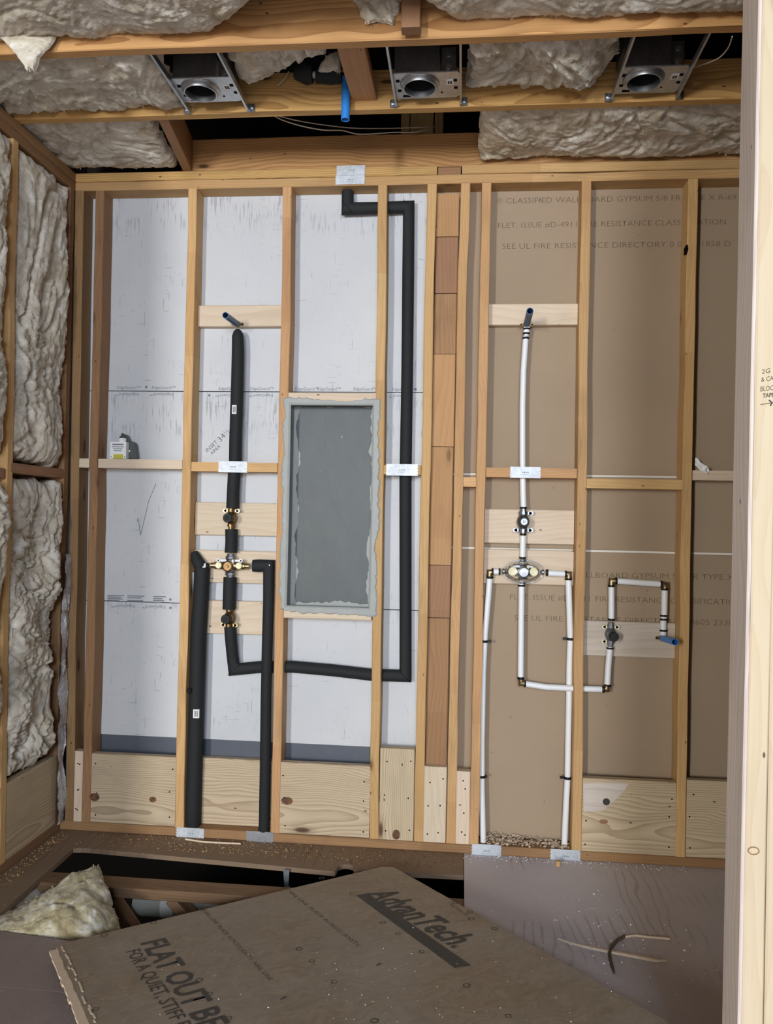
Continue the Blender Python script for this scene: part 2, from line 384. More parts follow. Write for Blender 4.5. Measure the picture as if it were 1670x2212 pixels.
def f_osb(nt, b):
    co, _ = coords(nt)
    w = N(nt, 'TexNoise'); w.inputs['Scale'].default_value = 9; w.inputs['Detail'].default_value = 4; nt.links.new(co, w.inputs['Vector'])
    def layer(sc, rot, amp):
        ad = N(nt, 'VectorMath', operation='MULTIPLY_ADD'); nt.links.new(w.outputs['Color'], ad.inputs[0]); ad.inputs[1].default_value = (amp, amp, 0)
        nt.links.new(co, ad.inputs[2]); mp = N(nt, 'Mapping'); mp.inputs['Rotation'].default_value = (0, 0, rot); mp.inputs['Scale'].default_value = sc
        nt.links.new(ad.outputs[0], mp.inputs[0]); v = N(nt, 'TexVoronoi'); v.inputs['Scale'].default_value = 1.0; nt.links.new(mp.outputs[0], v.inputs['Vector']); return v.outputs['Color']
    l1 = layer((30, 95, 1), .5, .16); l2 = layer((34, 80, 1), -.9, .2)
    c1 = ramp(nt, l1, [(.1, srgb(128, 112, 92)), (.9, srgb(154, 137, 115))]); c2 = ramp(nt, l2, [(.1, srgb(126, 111, 92)), (.9, srgb(162, 146, 126))])
    c = mix(nt, .5, c1, c2)
    c = mix(nt, mth(nt, 'MULTIPLY', ramp(nt, noi(nt, co, 2.2, 5.0, .65), [(.35, (0, 0, 0, 1)), (.7, (1, 1, 1, 1))]), .6), c, srgb(168, 161, 151))
    c = mix(nt, mth(nt, 'MULTIPLY', noi(nt, co, 160, 4.0, .7), .35), c, srgb(106, 90, 70))
    nt.links.new(c, b.inputs['Base Color']); b.inputs['Roughness'].default_value = .5; b.inputs['Specular IOR Level'].default_value = .3
    bump(nt, b, noi(nt, co, 120, 4.0), .25, .001)
M_OSB = mat('wood_strand_panel', f_osb)
def f_mortar(l, d):
    def f(nt, b):
        co, _ = coords(nt, False)
        c = mix(nt, noi(nt, scaled(nt, co, (14, 6, 14)), 1.0, 5.0, .65), d, l)
        c = mix(nt, mth(nt, 'MULTIPLY', noi(nt, scaled(nt, co, (160, 20, 60)), 1.0, 3.0), .3), c, l)
        sp = ramp(nt, noi(nt, co, 60, 2.0), [(.77, (0, 0, 0, 1)), (.79, (1, 1, 1, 1))])
        c = mix(nt, mth(nt, 'MULTIPLY', sp, .5), c, srgb(200, 205, 205))
        nt.links.new(c, b.inputs['Base Color']); b.inputs['Roughness'].default_value = .5
        bump(nt, b, noi(nt, scaled(nt, co, (120, 20, 60)), 1.0, 4.0), .3, .002)
    return f
M_MORTD = mat('dark_grey_waterproof_coat', f_mortar(srgb(86, 94, 94), srgb(60, 67, 70)))
M_MORTL = mat('light_grey_seam_coat', f_mortar(srgb(166, 171, 168), srgb(136, 141, 138)))
def f_foil(nt, b):
    co, _ = coords(nt)
    b.inputs['Base Color'].default_value = srgb(214, 216, 220); b.inputs['Metallic'].default_value = .1; b.inputs['Roughness'].default_value = .18
    bump(nt, b, noi(nt, co, 60, 4.0, .7, 1.0), 1.0, .01)
M_FOIL = mat('crinkled_shiny_film', f_foil)

exec_parts = []
ST = 0.038; DEP = 0.089
def box_obj(name, lo, hi, mat, parent=None, label=None, kind=None):
    lo, hi = Vector(lo), Vector(hi)
    return MB().box((lo + hi) / 2, (hi - lo) / 2).build(name, mat, parent, label=label, kind=kind)
# ================================================================== room shell (mostly out of view)
shell = empty('room_shell', (0, 0, 0), kind='structure')
box_obj('roof_deck', (-3.2, -13, 3.45), (5, 1.6, 3.5), M_ATTIC, shell)
box_obj('gable_panel', (-3.2, 1.55, -1), (5, 1.6, 3.5), M_ATTIC, shell)
box_obj('gable_panel', (-3.25, -13, -1), (-3.2, 1.6, 3.5), M_ATTIC, shell)
box_obj('gable_panel', (5, -13, -1), (5.05, 1.6, 3.5), M_ATTIC, shell)
box_obj('crawl_soil', (-3.2, -13, -.80), (5, 1.6, -.75), M_SOIL, shell)
box_obj('room_wall_panel', (-3.1, -13, 0), (-3.06, -2.3, 2.77), M_PLAIN, shell)
box_obj('room_wall_panel', (4.2, -13, 0), (4.25, -1.7, 2.77), M_PLAIN, shell)
box_obj('room_ceiling_panel', (-3.1, -13, 2.775), (4.25, -2.15, 2.80), M_PLAIN, shell)

# ================================================================== back wall framing
wb = empty('wall_back', (0.8, 0.05, 0), kind='structure', label='open stud wall with grey sheathing and brown drywall behind')
stud_px = [  # top-left pixel, bottom-left pixel, material
    (162, 410, 139, 1778, M_DARK), (206, 410, 176, 1779, M_DARK), (406, 408, 378, 1790, M_STUD), (612, 404, 583.6, 1800, M_STUD),
    (817, 402.7, 798, 1808, M_STUD), (922.5, 401, 893, 1815, M_STUD), (995, 399, 962.5, 1821, M_STUD), (1041, 398, 1014, 1825, M_STUD),
    (1256, 393, 1235, 1838, M_STUD), (1487, 388, 1459, 1851, M_STUD)]
SX = []
for (ut, vt, ub, vb, m) in stud_px:
    xt, xb = PY(ut, vt).x, PY(ub, vb).x; SX.append((xb, xt))
    board('stud', (xb + .019, .0445, .038), (xt + .019, .0445, 2.695), (1, 0, 0), ST, DEP, m, wb, wav=.0022, nick=.006)
def sx(i, z): xb, xt = SX[i]; return xb + (xt - xb) * (z - .038) / 2.657
for X in (2.44, 2.85): board('stud', (X, .0445, .038), (X, .0445, 2.695), (1, 0, 0), ST, DEP, M_DARK, wb)
board('top_plate', (-.49, .0445, 2.714), (3.2, .0445, 2.714), (0, 1, 0), DEP, ST - .001, M_STUD, wb, nick=.010)
xa, xb_ = PY(944, 376).x, PY(998, 376).x
board('upper_top_plate', (-.49, .0445, 2.752), (xa, .0445, 2.752), (0, 1, 0), DEP, ST - .001, M_JOIST, wb)
board('upper_top_plate', (xa + .003, .052, 2.752), (xb_ - .005, .052, 2.752), (0, 1, 0), DEP - .014, ST - .002, M_DARK, wb, label='short darker piece of top plate')
board('upper_top_plate', (xb_, .0430, 2.752), (3.2, .0430, 2.752), (0, 1, 0), DEP, ST - .001, M_STUD, wb)
board('bottom_plate', (-.49, .0445, .019), (3.2, .0445, .019), (0, 1, 0), DEP, ST - .001, M_DARK, wb, nick=.006)
# sheathing (grey print) in three rows, drywall in three rows
z1 = PY(520, 846, .09).z; z2 = PY(520, 1307, .09).z; z0 = PY(520, 1600, .09).z
Xs0, Xs1 = -.58, 1.02
for a, b in ((z1 + .0015, 2.73), (z2 + .0015, z1 - .0015), (z0, z2 - .0015)):
    board('sheathing_panel', (Xs0, .0955, (a + b) / 2), (Xs1, .0955, (a + b) / 2), (0, 0, 1), b - a, .012, M_SHEATH, wb, wav=0, r=.001, n=1)
box_obj('seam_backing', (Xs0, .102, .3), (Xs1, .106, 2.7), M_RIM, wb)
board('base_membrane', (Xs0, .0975, z0 / 2), (Xs1, .0975, z0 / 2), (0, 0, 1), z0 - .0005, .004, M_FLASH, wb, wav=0, r=.001, n=1, label='blue grey membrane strip under the sheathing')
d1 = PY(1150, 1026, .09).z; d2 = PY(1150, 1187, .09).z
for a, b in ((d1 + .004, 2.700), (d2 + .004, d1 - .004), (.039, d2 - .004)):
    board('drywall_panel', (Xs1 + .001, .0975, (a + b) / 2), (3.2, .0975, (a + b) / 2), (0, 0, 1), b - a, .016, M_DRY, wb, wav=0, r=.002, n=1)
for z in (d1, d2): board('drywall_joint', (Xs1, .0985, z), (3.2, .0985, z), (0, 0, 1), .012, .012, M_CORE, wb, wav=0, r=.001, n=1, label='white gypsum edge showing in the board joint')
# lettering on the drywall paper
U = (0, 0, 1); YD = .0893
def wall_text(body, p0, p1, h, m=M_INKB, y=YD, parent=wb, **k):
    a, b = PY(*p0, y), PY(*p1, y); d = b - a
    up = Vector((0, -1, 0)).cross(d.normalized()); 
    return text(body, a, d, up if up.z > 0 else -up, d.length, h, m, parent, **k)
wall_text('® CLASSIFIED WALLBOARD GYPSUM 5/8 FR TYPE X R-6937', (1072, 440), (1612, 431), .023, off=-.022)
wall_text('FLET. ISSUE #D-4911 FIRE RESISTANCE CLASSIFICATION', (1074, 493), (1566, 485), .023, off=-.022)
wall_text('SEE UL FIRE RESISTANCE DIRECTORY 0 0816 1858 D', (1084, 538), (1577, 532), .023, off=-.022)
wall_text('® CLASSIFIED WALLBOARD GYPSUM 5/8 FR TYPE X R-6937', (1096, 1245), (1655, 1254), .023, off=-.022)
wall_text('FLET. ISSUE #D-4911 FIRE RESISTANCE CLASSIFICATION', (1100, 1295), (1602, 1307), .023, off=-.022)
wall_text('SEE UL FIRE RESISTANCE DIRECTORY 0 0605 2330 D', (1110, 1340), (1605, 1352), .023, off=-.022)
# EdgeGuard print along the sheathing seams: upright above the upper seam, upside down below both seams
def seam_text(u, v, w, flip):
    a, b = PY(u, v, .0893), PY(u + w, v + w * .012, .0893)
    if flip: text('EdgeGuard™', b, a - b, (0, 0, -1), (b - a).length, .0125, M_INKG, wb)
    else: text('EdgeGuard™', a, b - a, (0, 0, 1), (b - a).length, .0125, M_INKG, wb)
for u, v in ((253, 840), (328, 840), (472, 842), (540, 842), (637, 843), (685, 843), (763, 843), (846, 844)): seam_text(u, v, 50, False)
for u, v in ((250, 849), (325, 849), (467, 851), (540, 851), (842, 853)): seam_text(u, v, 50, True)
for u, v in ((242, 1306), (308, 1308), (626, 1312)): seam_text(u, v, 50, True)
def dot(u, v, r=.0055, m=M_INKG):
    MB().lathe([(r, 0), (r, .0006)], PY(u, v, .0888), (0, -1, 0), 14).build('printed_dot', m, wb)
for u, v in ((316, 836), (452, 854), (898, 841), (368, 1295), (368, 1313)): dot(u, v)
for u0, u1, vv in ((232, 268, (1286, 1289.5, 1293, 1296.5)), (275, 312, (1287, 1291, 1297)), (331, 358, (1288.5, 1293, 1297, 1301))):
    for k, v in enumerate(vv):
        a, b = PY(u0, v, .0888), PY(u1 - (k * 7) % 11, v + .5, .0888)
        box_obj('printed_bar', (a.x, .0886, a.z - .0022), (b.x, .0892, a.z + .0022), M_INKG, wb)
def strokes(name, pts_px, r, m, y=.0888, parent=wb, label=None):
    mb = MB()
    for line in pts_px: mb.tube([PY(u, v, y) for u, v in line], r, 6)
    return mb.build(name, m, parent, label=label, kind='stuff' if len(pts_px) > 1 else None)
strokes('pencil_tick', [[(337, 1045), (322, 1080), (304, 1155), (298, 1120), (296, 1127)]], .0012, M_INKG)
wall_text('INSET', (448, 978), (470, 957), .017, M_INK, off=-.015, name='handwriting')
wall_text('34½', (476, 956), (497, 934), .024, M_INK, off=-.02, name='handwriting')
wall_text('AREA', (458, 983), (477, 965), .014, M_INK, off=-.015, name='handwriting')

c_ = PY(1482, 540, -.0008); MB().add([c_ + Vector((x, -.0004 * k, z)) for k in (0, 1) for x, z in ((-.008, -.022), (.003, -.018), (.009, .004), (.006, .022), (-.002, .018), (-.008, .004))], [(0, 1, 2, 3, 4, 5), (11, 10, 9, 8, 7, 6)] + [(i, (i + 1) % 6, 6 + (i + 1) % 6, 6 + i) for i in range(6)]).build('dark_knot_hole', M_HOLE, wb)
# ------------------------------------------------------------------ blocking between the studs (each board a thing)
def bays(i, z): return sx(i, z) + ST, sx(i + 1, z)
def flat_block(i, vtop, mat, label, notch=None, group='fire blocks between the studs at mid height', name='fire_block', x01=None, h=ST, y0=0.0, y1=DEP, umid=None, nd=.064):
    x0, x1 = x01 if x01 else bays(i, 1.5)
    um = umid or 0
    z = PY(835 + (((x0 + x1) / 2) - .857) * 530, vtop, y0).z
    out = [(0, 0)]
    if notch:
        n0 = notch[0] - x0; n1 = notch[1] - x0
        out += [(n0, 0), (n0, nd), (n1, nd), (n1, 0)]
    out += [(x1 - x0, 0), (x1 - x0, y1 - y0), (0, y1 - y0)]
    o = prism(name, [(p[0] , p[1]) for p in out], (x0, y0, z - h), (1, 0, 0), (0, 1, 0), h, mat)
    return tag(o, label, 'wood block', group)
e = .0008
flat_block(0, 990, M_PALE, 'small pale block in the narrow gap at the room corner', x01=(sx(0, 1.5) + ST + e, sx(1, 1.5) - e))
flat_block(1, 992, M_PALE, 'pale mid-height block that the bottle and jug stand on', x01=(sx(1, 1.5) + ST + e, sx(2, 1.5) - e))
xp = PY(505, 1010).x
flat_block(2, 999, M_STUD, 'mid-height block crossed by the thick black pipe above the valves', notch=(xp - .032, xp + .032), x01=(sx(2, 1.5) + ST + e, sx(3, 1.5) - e))
xp = PY(873, 1015).x
flat_block(4, 1005, M_STUD, 'short block under a nail plate beside the tall black pipe', nd=.082, notch=(xp - .032, xp + .032), x01=(sx(4, 1.5) + ST + e, sx(5, 1.5) - e))
flat_block(6, 1031, M_STUD, 'short plain block in the narrow drywall gap', x01=(sx(6, 1.5) + ST + e, sx(7, 1.5) - e))
xp = PY(1130, 1020).x
flat_block(7, 1011, M_STUD, 'mid-height block crossed by the white riser pipe', notch=(xp - .016, xp + .016), x01=(sx(7, 1.5) + ST + e, sx(8, 1.5) - e))
flat_block(8, 1035, M_STUD, 'mid-height block with a split lower edge, beside the white riser bay', x01=(sx(8, 1.5) + ST + e, sx(9, 1.5) - e))
flat_block(9, 1017, M_PALE, 'mid-height block carrying the crumpled paper scrap', x01=(sx(9, 1.5) + ST + e, 2.42 - e))

def face_board(vt, vb, x0, x1, y0, t, mat, label, group, name, horiz=True):
    """board on its flat: face at y0, between two pixel rows"""
    um = 835 + (((x0 + x1) / 2) - .857) * 530
    a, b = PY(um, vt, y0).z, PY(um, vb, y0).z
    if horiz: o = board(name, (x0, y0 + t / 2, (a + b) / 2), (x1, y0 + t / 2, (a + b) / 2), (0, 0, 1), a - b, t, mat, None, wav=.0006)
    else: o = board(name, ((x0 + x1) / 2, y0 + t / 2, b), ((x0 + x1) / 2, y0 + t / 2, a), (1, 0, 0), x1 - x0, t, mat, None, wav=.0006)
    return tag(o, label, 'board', group)
G1 = 'wood boards the shower fittings are fixed to'
b_ = lambda i, z: (sx(i, z) + ST + e, sx(i + 1, z) - e)
hb1 = face_board(659, 705, *b_(2, 2.2), .049, .038, M_PALE, 'short pale board behind the blue stub above the black pipe', G1, 'backing_board')
hb2 = face_board(656, 702, *b_(7, 2.2), .049, .038, M_PALE, 'short pale board behind the blue stub above the white pipe', G1, 'backing_board')
MBY = .062; MT = .019
mbs = [face_board(1086, 1157, *b_(2, 1.3), MBY, MT, M_PALE, 'pale board behind the topmost valve of the black-pipe shower', G1, 'backing_board'),
       face_board(1190, 1260, *b_(2, 1.1), MBY, MT, M_PALE, 'pale board behind the wide brass valve of the black-pipe shower', G1, 'backing_board'),
       face_board(1298, 1370, *b_(2, .9), MBY, MT, M_PALE, 'pale board behind the lowest valve of the black-pipe shower', G1, 'backing_board'),
       face_board(1101, 1175, *b_(7, 1.3), MBY, MT, M_PALE, 'pale board behind the small valve on the white riser', G1, 'backing_board'),
       face_board(1188, 1263, *b_(7, 1.1), MBY, MT, M_PALE, 'pale board behind the valve under the clear oval shield', G1, 'backing_board'),
       face_board(1343, 1419, *b_(8, .8), MBY, MT, M_PALEG, 'grey-stained pale board behind the dark knob valve and blue spout stub', G1, 'backing_board')]
G2 = 'wide backing boards along the foot of the stud wall'
nails = []
def foot_board(i, vt, mat, label, y0=.0, horiz=True, x01=None, t=.037):
    x0, x1 = x01 or (sx(i, .2) + ST + e, sx(i + 1, .2) - e)
    um = 835 + (((x0 + x1) / 2) - .857) * 530
    a, b = PY(um, vt, y0).z, .0385
    if horiz: o = board('foot_board', (x0, y0 + t / 2, (a + b) / 2), (x1, y0 + t / 2, (a + b) / 2), (0, 0, 1), a - b, t, mat, None, wav=.0006)
    else: o = board('foot_board', ((x0 + x1) / 2, y0 + t / 2, b), ((x0 + x1) / 2, y0 + t / 2, a), (1, 0, 0), x1 - x0, t, mat, None, wav=.0008)
    tag(o, label, 'board', G2)
    mb = MB(); xs = (x0 + .018, x1 - .018) if x1 - x0 > .15 else (x0 + .022, x1 - .022)
    for xx in xs:
        for k in range(3):
            p = (xx + random.uniform(-.008, .008), y0 - .0007, b + (a - b) * (.14 + .34 * k) + random.uniform(-.02, .02))
            mb.lathe([(.0032, 0), (.0032, .0022)], p, (0, 1, 0), 8)
    mb.build('nail_heads', M_HOLE, o, kind='stuff')
    return o
foot_board(0, 1622, M_PALE, 'narrow pale upright board at the foot of the corner gap', horiz=False)
foot_board(1, 1632, M_BOX, 'wide knotty board with two dark knots at the wall foot')
foot_board(2, 1640, M_BOX, 'shaded wide board set back behind the two black pipe legs', y0=.050)
foot_board(3, 1652, M_BOX, 'wide board with one round knot below the wall niche')
foot_board(4, 1618, M_BOX, 'upright board with vertical grain and knot near its base', horiz=False)
foot_board(5, 1657, M_PALE, 'narrow upright board nailed below the stacked reddish blocks', horiz=False)
foot_board(6, 1667, M_PALE, 'narrowest upright board, in the thin drywall gap at the foot', horiz=False)
fb = foot_board(8, 1685, M_BOX, 'wide board with a grey weathered patch and dark knot')
foot_board(9, 1689, M_BOX, 'wide board at the foot beside the door post', x01=(sx(9, .2) + ST + e, 2.42 - e))
def patch(u0, v0, pts, y, mat, parent, name, label=None):
    P = [PY(u, v, y) for u, v in pts]; o0 = PY(u0, v0, y)
    return prism(name, [((p.x - o0.x), (p.z - o0.z)) for p in P], o0, (1, 0, 0), (0, 0, 1), .0006, mat, parent, label)
patch(1262, 1690, [(1260, 1692), (1330, 1691), (1358, 1693), (1345, 1712), (1322, 1735), (1300, 1752), (1261, 1753)], -.0003, M_POSTG, fb, 'weathered_patch', 'grey weathered patch')
MB().lathe([(.0, 0), (.014, .0004)], PY(1310, 1732, -.0010), (0, -1, 0), 16).build('dark_knot', M_INK, fb)
M_KNOT = mat('knot_wood', lambda nt, b: (lambda co: (nt.links.new(ramp(nt, noi(nt, co, 90, 3.0), [(.3, srgb(62, 38, 24)), (.7, srgb(132, 88, 54))]), b.inputs['Base Color']), b.inputs.__getitem__('Roughness').__setattr__('default_value', .6)))(coords(nt)[0]))
FBS = [o for o in COL.objects if o.name.startswith('foot_board') and o.parent is None]
for (u, v, rx, rz, k, m_) in ((204, 1722, .022, .017, 1, M_KNOT), (330, 1727, .015, .012, 1, M_KNOT), (620, 1730, .024, .016, 3, M_KNOT), (856, 1803, .016, .020, 4, M_KNOT), (1304, 1775, .017, .009, 7, M_RED)):
    c = PY(u, v, -.0007); mb = MB(); n = 20
    mb.add([c] + [c + Vector((math.cos(2 * math.pi * i / n) * rx * (1 + .12 * noise.noise((i * .7, u, 0))), .0002, math.sin(2 * math.pi * i / n) * rz)) for i in range(n)], [(0, 1 + (i + 1) % n, 1 + i) for i in range(n)])
    o = mb.build('knot', m_, FBS[k])
# stacked blocks between two studs
cuts = [418, 512, 634, 765, 965, 1221, 1335, 1652]
mats = [M_TAN, M_RED, M_DARK, M_TAN, M_TAN, M_RED, M_DARK]
labs = ['topmost, palest block of the upright stack between two studs', 'dark reddish block second from the top of the upright stack',
        'brown block third from the top of the upright stack, with a nail hole', 'orange block fourth from the top of the upright stack',
        'block with staples at mid height of the upright stack', 'reddish block below the middle of the upright stack', 'long lowest block of the upright stack']
for k in range(7):
    za, zb = PY(955, cuts[k], .03).z, PY(955, cuts[k + 1], .03).z
    x0 = sx(5, (za + zb) / 2) + ST + .001; x1 = sx(6, (za + zb) / 2) - .004
    yy = .028 + (k % 3) * .002
    tag(board('spacer_block', ((x0 + x1) / 2, yy + .019, zb + .0012), ((x0 + x1) / 2, yy + .019, za - .0012), (1, 0, 0), x1 - x0, .038, mats[k], None, wav=.0005),
        labs[k], 'wood block', 'blocks stacked upright between two studs')

# ================================================================== shower niche
zt, zb = PY(715, 868).z, PY(715, 1318).z
nx0, nx1 = sx(3, 1.4) + ST + e, sx(4, 1.4) - e
niche = empty('shower_niche', ((nx0 + nx1) / 2, .03, zb), 'grey waterproofed recessed wall niche framed between two studs', 'niche')
ND = .082
mb = MB(); zm = (zt + zb) / 2; xm = (nx0 + nx1) / 2
mb.box((xm, ND + .002, zm), ((nx1 - nx0) / 2, .002, (zt - zb) / 2)); mb.build('niche_back', M_MORTL, niche)
for n_, c, h in (('niche_side', (nx0 + .004, .04, zm), (.004, .0415, (zt - zb) / 2)), ('niche_side', (nx1 - .004, .04, zm), (.004, .0415, (zt - zb) / 2)),
                 ('niche_head', (xm, .04, zt - .004), ((nx1 - nx0) / 2 - .008, .0415, .004)), ('niche_shelf', (xm, .04, zb + .004), ((nx1 - nx0) / 2 - .008, .0415, .004))):
    MB().box(c, h).build(n_, M_MORTL, niche)
board('niche_top_block', (nx0, .0445, zt + .0195), (nx1, .0445, zt + .0195), (0, 1, 0), DEP, ST - .001, M_PALE, niche)
board('niche_bottom_block', (nx0, .0445, zb - .0195), (nx1, .0445, zb - .0195), (0, 1, 0), DEP, ST - .001, M_PALE, niche)
def ragged(x0, x1, z0_, z1_, amp, seed, n=44, amp2=None):
    pts = []; per = [(x0, z0_), (x1, z0_), (x1, z1_), (x0, z1_)]
    for s in range(4):
        a, b = per[s], per[(s + 1) % 4]; L = math.hypot(b[0] - a[0], b[1] - a[1]); k = max(6, int(n * L / .5))
        nx, nz = (b[1] - a[1]) / L, -(b[0] - a[0]) / L
        for i in range(k):
            t = i / k; x = a[0] + (b[0] - a[0]) * t; z = a[1] + (b[1] - a[1]) * t
            d = (noise.noise((x * 9, z * 9, seed)) * 1.0 + noise.noise((x * 45, z * 45, seed)) * .45 + noise.noise((x * 130, z * 130, seed)) * .25) * amp
            pts.append((x + nx * d, z + nz * d))
    return pts
prism('dark_coat', ragged(nx0 + .032, nx1 - .024, zb + .022, zt - .012, .018, 3.3), (0, ND - .0002, 0), (1, 0, 0), (0, 0, 1), .0016, M_MORTD, niche, 'dark grey waterproof coat')
# smeared flange over the stud faces
def ring_smear(inner, outer_pts, y, th, mat_, parent):
    xi0, xi1, zi0, zi1 = inner; n = len(outer_pts); inn = []
    for (x, z) in outer_pts:
        inn.append((min(max(x, xi0), xi1), min(max(z, zi0), zi1)))
    vs, fs = [], []
    for (x, z) in outer_pts: vs += [(x, y, z)]
    for (x, z) in inn: vs += [(x, y - th, z)]
    for (x, z) in inn: vs += [(x, y, z)]
    mid = []
    for (a, b) in zip(outer_pts, inn): mid.append((a[0] * .8 + b[0] * .2, a[1] * .8 + b[1] * .2))
    for (x, z) in mid: vs += [(x, y - th, z)]
    for i in range(n):
        j = (i + 1) % n
        fs += [(i, j, 3 * n + j, 3 * n + i), (3 * n + i, 3 * n + j, n + j, n + i), (n + i, n + j, 2 * n + j, 2 * n + i)]
    MB().add(vs, fs).build('smeared_flange', mat_, parent)
ring_smear((nx0 + .004, nx1 - .004, zb + .004, zt - .004), ragged(nx0 - .018, nx1 + .018, zb - .012, zt + .010, .015, 8.1, n=80), -.0004, .003, M_MORTL, niche)
for a, b in (((nx0 + .008, zt - .012), (nx0 + .008, zb + .008)), ((nx1 - .008, zt - .012), (nx1 - .008, zb + .008))):
    MB().tube([(a[0], .002, a[1]), (a[0] + (.0015), .001, (a[1] + b[1]) / 2), (b[0], .002, b[1])], .0045, 8).build('corner_bead', M_MORTL, niche, smooth=True)
for z in (zt - .010, zb + .010):
    MB().tube([(nx0 + .008, .002, z), (nx1 - .008, .002, z)], .0045, 8).build('corner_bead', M_MORTL, niche, smooth=True)

# ================================================================== nail plates
def nail_plate(u0, v0, u1, v1, label, y=-.0008, mat_=M_PLATE, marks=True):
    a, b = PY(u0, v1, y), PY(u1, v0, y); w, h = b.x - a.x, b.z - a.z; k = 4
    out = [(0, 0), (w, 0)]
    for i in range(1, k * 2): out.append((w - (.004 if i % 2 else 0), h * i / (k * 2)))
    out += [(w, h), (0, h)]
    for i in range(k * 2 - 1, 0, -1): out.append(((.004 if i % 2 else 0), h * i / (k * 2)))
    o = prism('nail_plate', out, a, (1, 0, 0), (0, 0, 1), .0013, mat_)
    tag(o, label, 'metal plate', 'steel plates guarding pipes in the framing')
    if marks:
        mb = MB()
        for i in range(4): mb.box((a.x + w * (.42 + .055 * i), y - .0016, a.z + h * .50), (.0018, .0003, .0016 + .0008 * (i % 2)))
        for i in range(7): mb.box((a.x + w * (.38 + .035 * i), y - .0016, a.z + h * .30), (.0010, .0003, .0010))
        mb.build('stamped_print', M_INKG, o, kind='stuff')
    return o
nail_plate(726, 357, 790, 379, 'upper of two overlapping steel plates on the top plates', y=-.0036)
nail_plate(724, 377, 789, 399, 'lower of two overlapping steel plates on the top plates', y=-.0008)
nail_plate(471, 997, 535, 1020, 'steel plate over the thick black pipe in its mid-height block')
nail_plate(833, 1003, 904, 1027, 'steel plate filling the short block beside the tall black pipe')
nail_plate(1101, 1009, 1169, 1032, 'steel plate over the white riser in its mid-height block')
BY = -.0012
nail_plate(380, 1790, 442, 1810, 'steel plate on the floor plate below the wider black pipe leg', y=BY)
nail_plate(531, 1798, 592, 1818, 'dull steel plate on the floor plate below the slimmer black pipe leg', y=BY, mat_=M_GALV)
nail_plate(1018, 1826, 1084, 1850, 'steel plate below the white pipe leg nearer the black pipes', y=BY)
nail_plate(1188, 1837, 1255, 1862, 'steel plate below the white pipe leg nearer the door post', y=BY)
# ================================================================== black insulated pipes
def px_line(pts, y):
    return [PY(u, v, y if len(p) == 2 else p[2]) for p in pts for (u, v) in [p[:2]]]
GB = 'black foam covered water pipes'
def foam(label, pts, r, y, parts=None, taper=None, wob=.07, base=None):
    P = px_line(pts, y); c = P[len(P) // 2]
    root = empty('insulated_pipe', P[-1], label, 'pipe', GB)
    rr = [r] * len(P)
    if taper: 
        for i, k in taper.items(): rr[i] = r * k
    MB().tube(P, rr, 28, wob=wob).build('foam_sleeve', M_FOAM, root, smooth=True, angle=50)
    return root, P
def sticker(root, u0, v0, u1, v1, y, parent=None):
    a, b = PY(u0, v1, y), PY(u1, v0, y)
    o = box_obj('white_sticker', (a.x, y - .0006, a.z), (b.x, y + .012, b.z), M_WHITE, root)
    mb = MB()
    for i in range(4): mb.box((a.x + (b.x - a.x) * (.25 + .17 * i), y - .0010, (a.z + b.z) / 2), (.0009, .0003, (b.z - a.z) * .34))
    mb.build('sticker_print', M_INK, o, kind='stuff')
r0, P = foam('thick black pipe rising from the top valve to the blue stub', [(514, 712), (514, 717), (514, 727), (514, 760), (512, 850), (509, 950), (508, 990), (507, 1000), (506, 1022), (504, 1060), (503, 1098)], .0262, .034, taper={0: .38, 1: .7, 2: .93, 6: 1.0, 7: .9, 8: 1.0})
sticker(r0, 501, 875, 511, 894, .0075)
foam('short black sleeve between the topmost and the wide valve', [(500, 1143), (500, 1170), (499, 1194)], .0262, .034, wob=.08)
foam('short black sleeve between the wide valve and the lowest valve', [(497, 1247), (496, 1280), (495, 1316)], .0275, .034, wob=.08)
# rain head feed: one long run
rain, P = foam('very long black pipe looping from the lowest valve through the studs to the ceiling', [(497, 1354, .034), (499, 1380, .034), (502, 1412, .050), (506, 1446), (560, 1441), (630, 1440), (720, 1448), (805, 1458), (876, 1460), (876, 1300), (876, 1030), (880, 800), (882, 600), (883, 447), (820, 449), (751, 451), (751, 414)], .0245, .054)
lab = PY(892, 663, .054); box_obj('white_sticker', (lab.x - .004, .045, lab.z - .022), (lab.x + .0015, .060, lab.z + .022), M_WHITE, rain)
for (u, v, du, dv) in ((506, 1446, 7, 7), (876, 1460, -8, 8), (883, 447, 9, -9), (751, 451, -9, 9)):
    p = PY(u, v, .054); MB().tube([p + Vector((-.024 if du * dv < 0 else -.024, -.026, .024 if (du * dv) < 0 else -.024)) * .9, p + Vector((.024, -.026, -.024 if (du * dv) < 0 else .024)) * .9], .0012, 6).build('mitre_seam', M_BLACK, rain)
MB().tube([PY(508, 1443, .027), PY(514, 1435, .025)], .0016, 6).build('wire_staple', M_CHROME, rain)
legL, P = foam('wider black pipe leg running to the floor beside the stud', [(437, 1226), (434, 1290), (429, 1370), (425, 1500), (421, 1650), (418, 1740), (417, 1779), (416, 1786)], .0325, .030, taper={7: .8})
sticker(legL, 417, 1533, 430, 1551, -.004)
MB().tube([PY(419, 1194, .045), PY(423, 1206, .04), PY(431, 1220, .034), PY(436, 1228, .03)], [.017, .024, .026, .024], 20, wob=.25).build('torn_elbow_foam', M_FOAM, legL, smooth=True)
MB().tube([PY(434, 1222, .03), PY(449, 1222, .03)], .0112, 16).build('bare_pipe_end', M_PEX, legL, smooth=True)
MB().lathe([(.0125, 0), (.0125, .008)], PY(446, 1222, .03), (1, 0, 0), 16).build('crimp_ring', M_BLACK, legL, smooth=True)
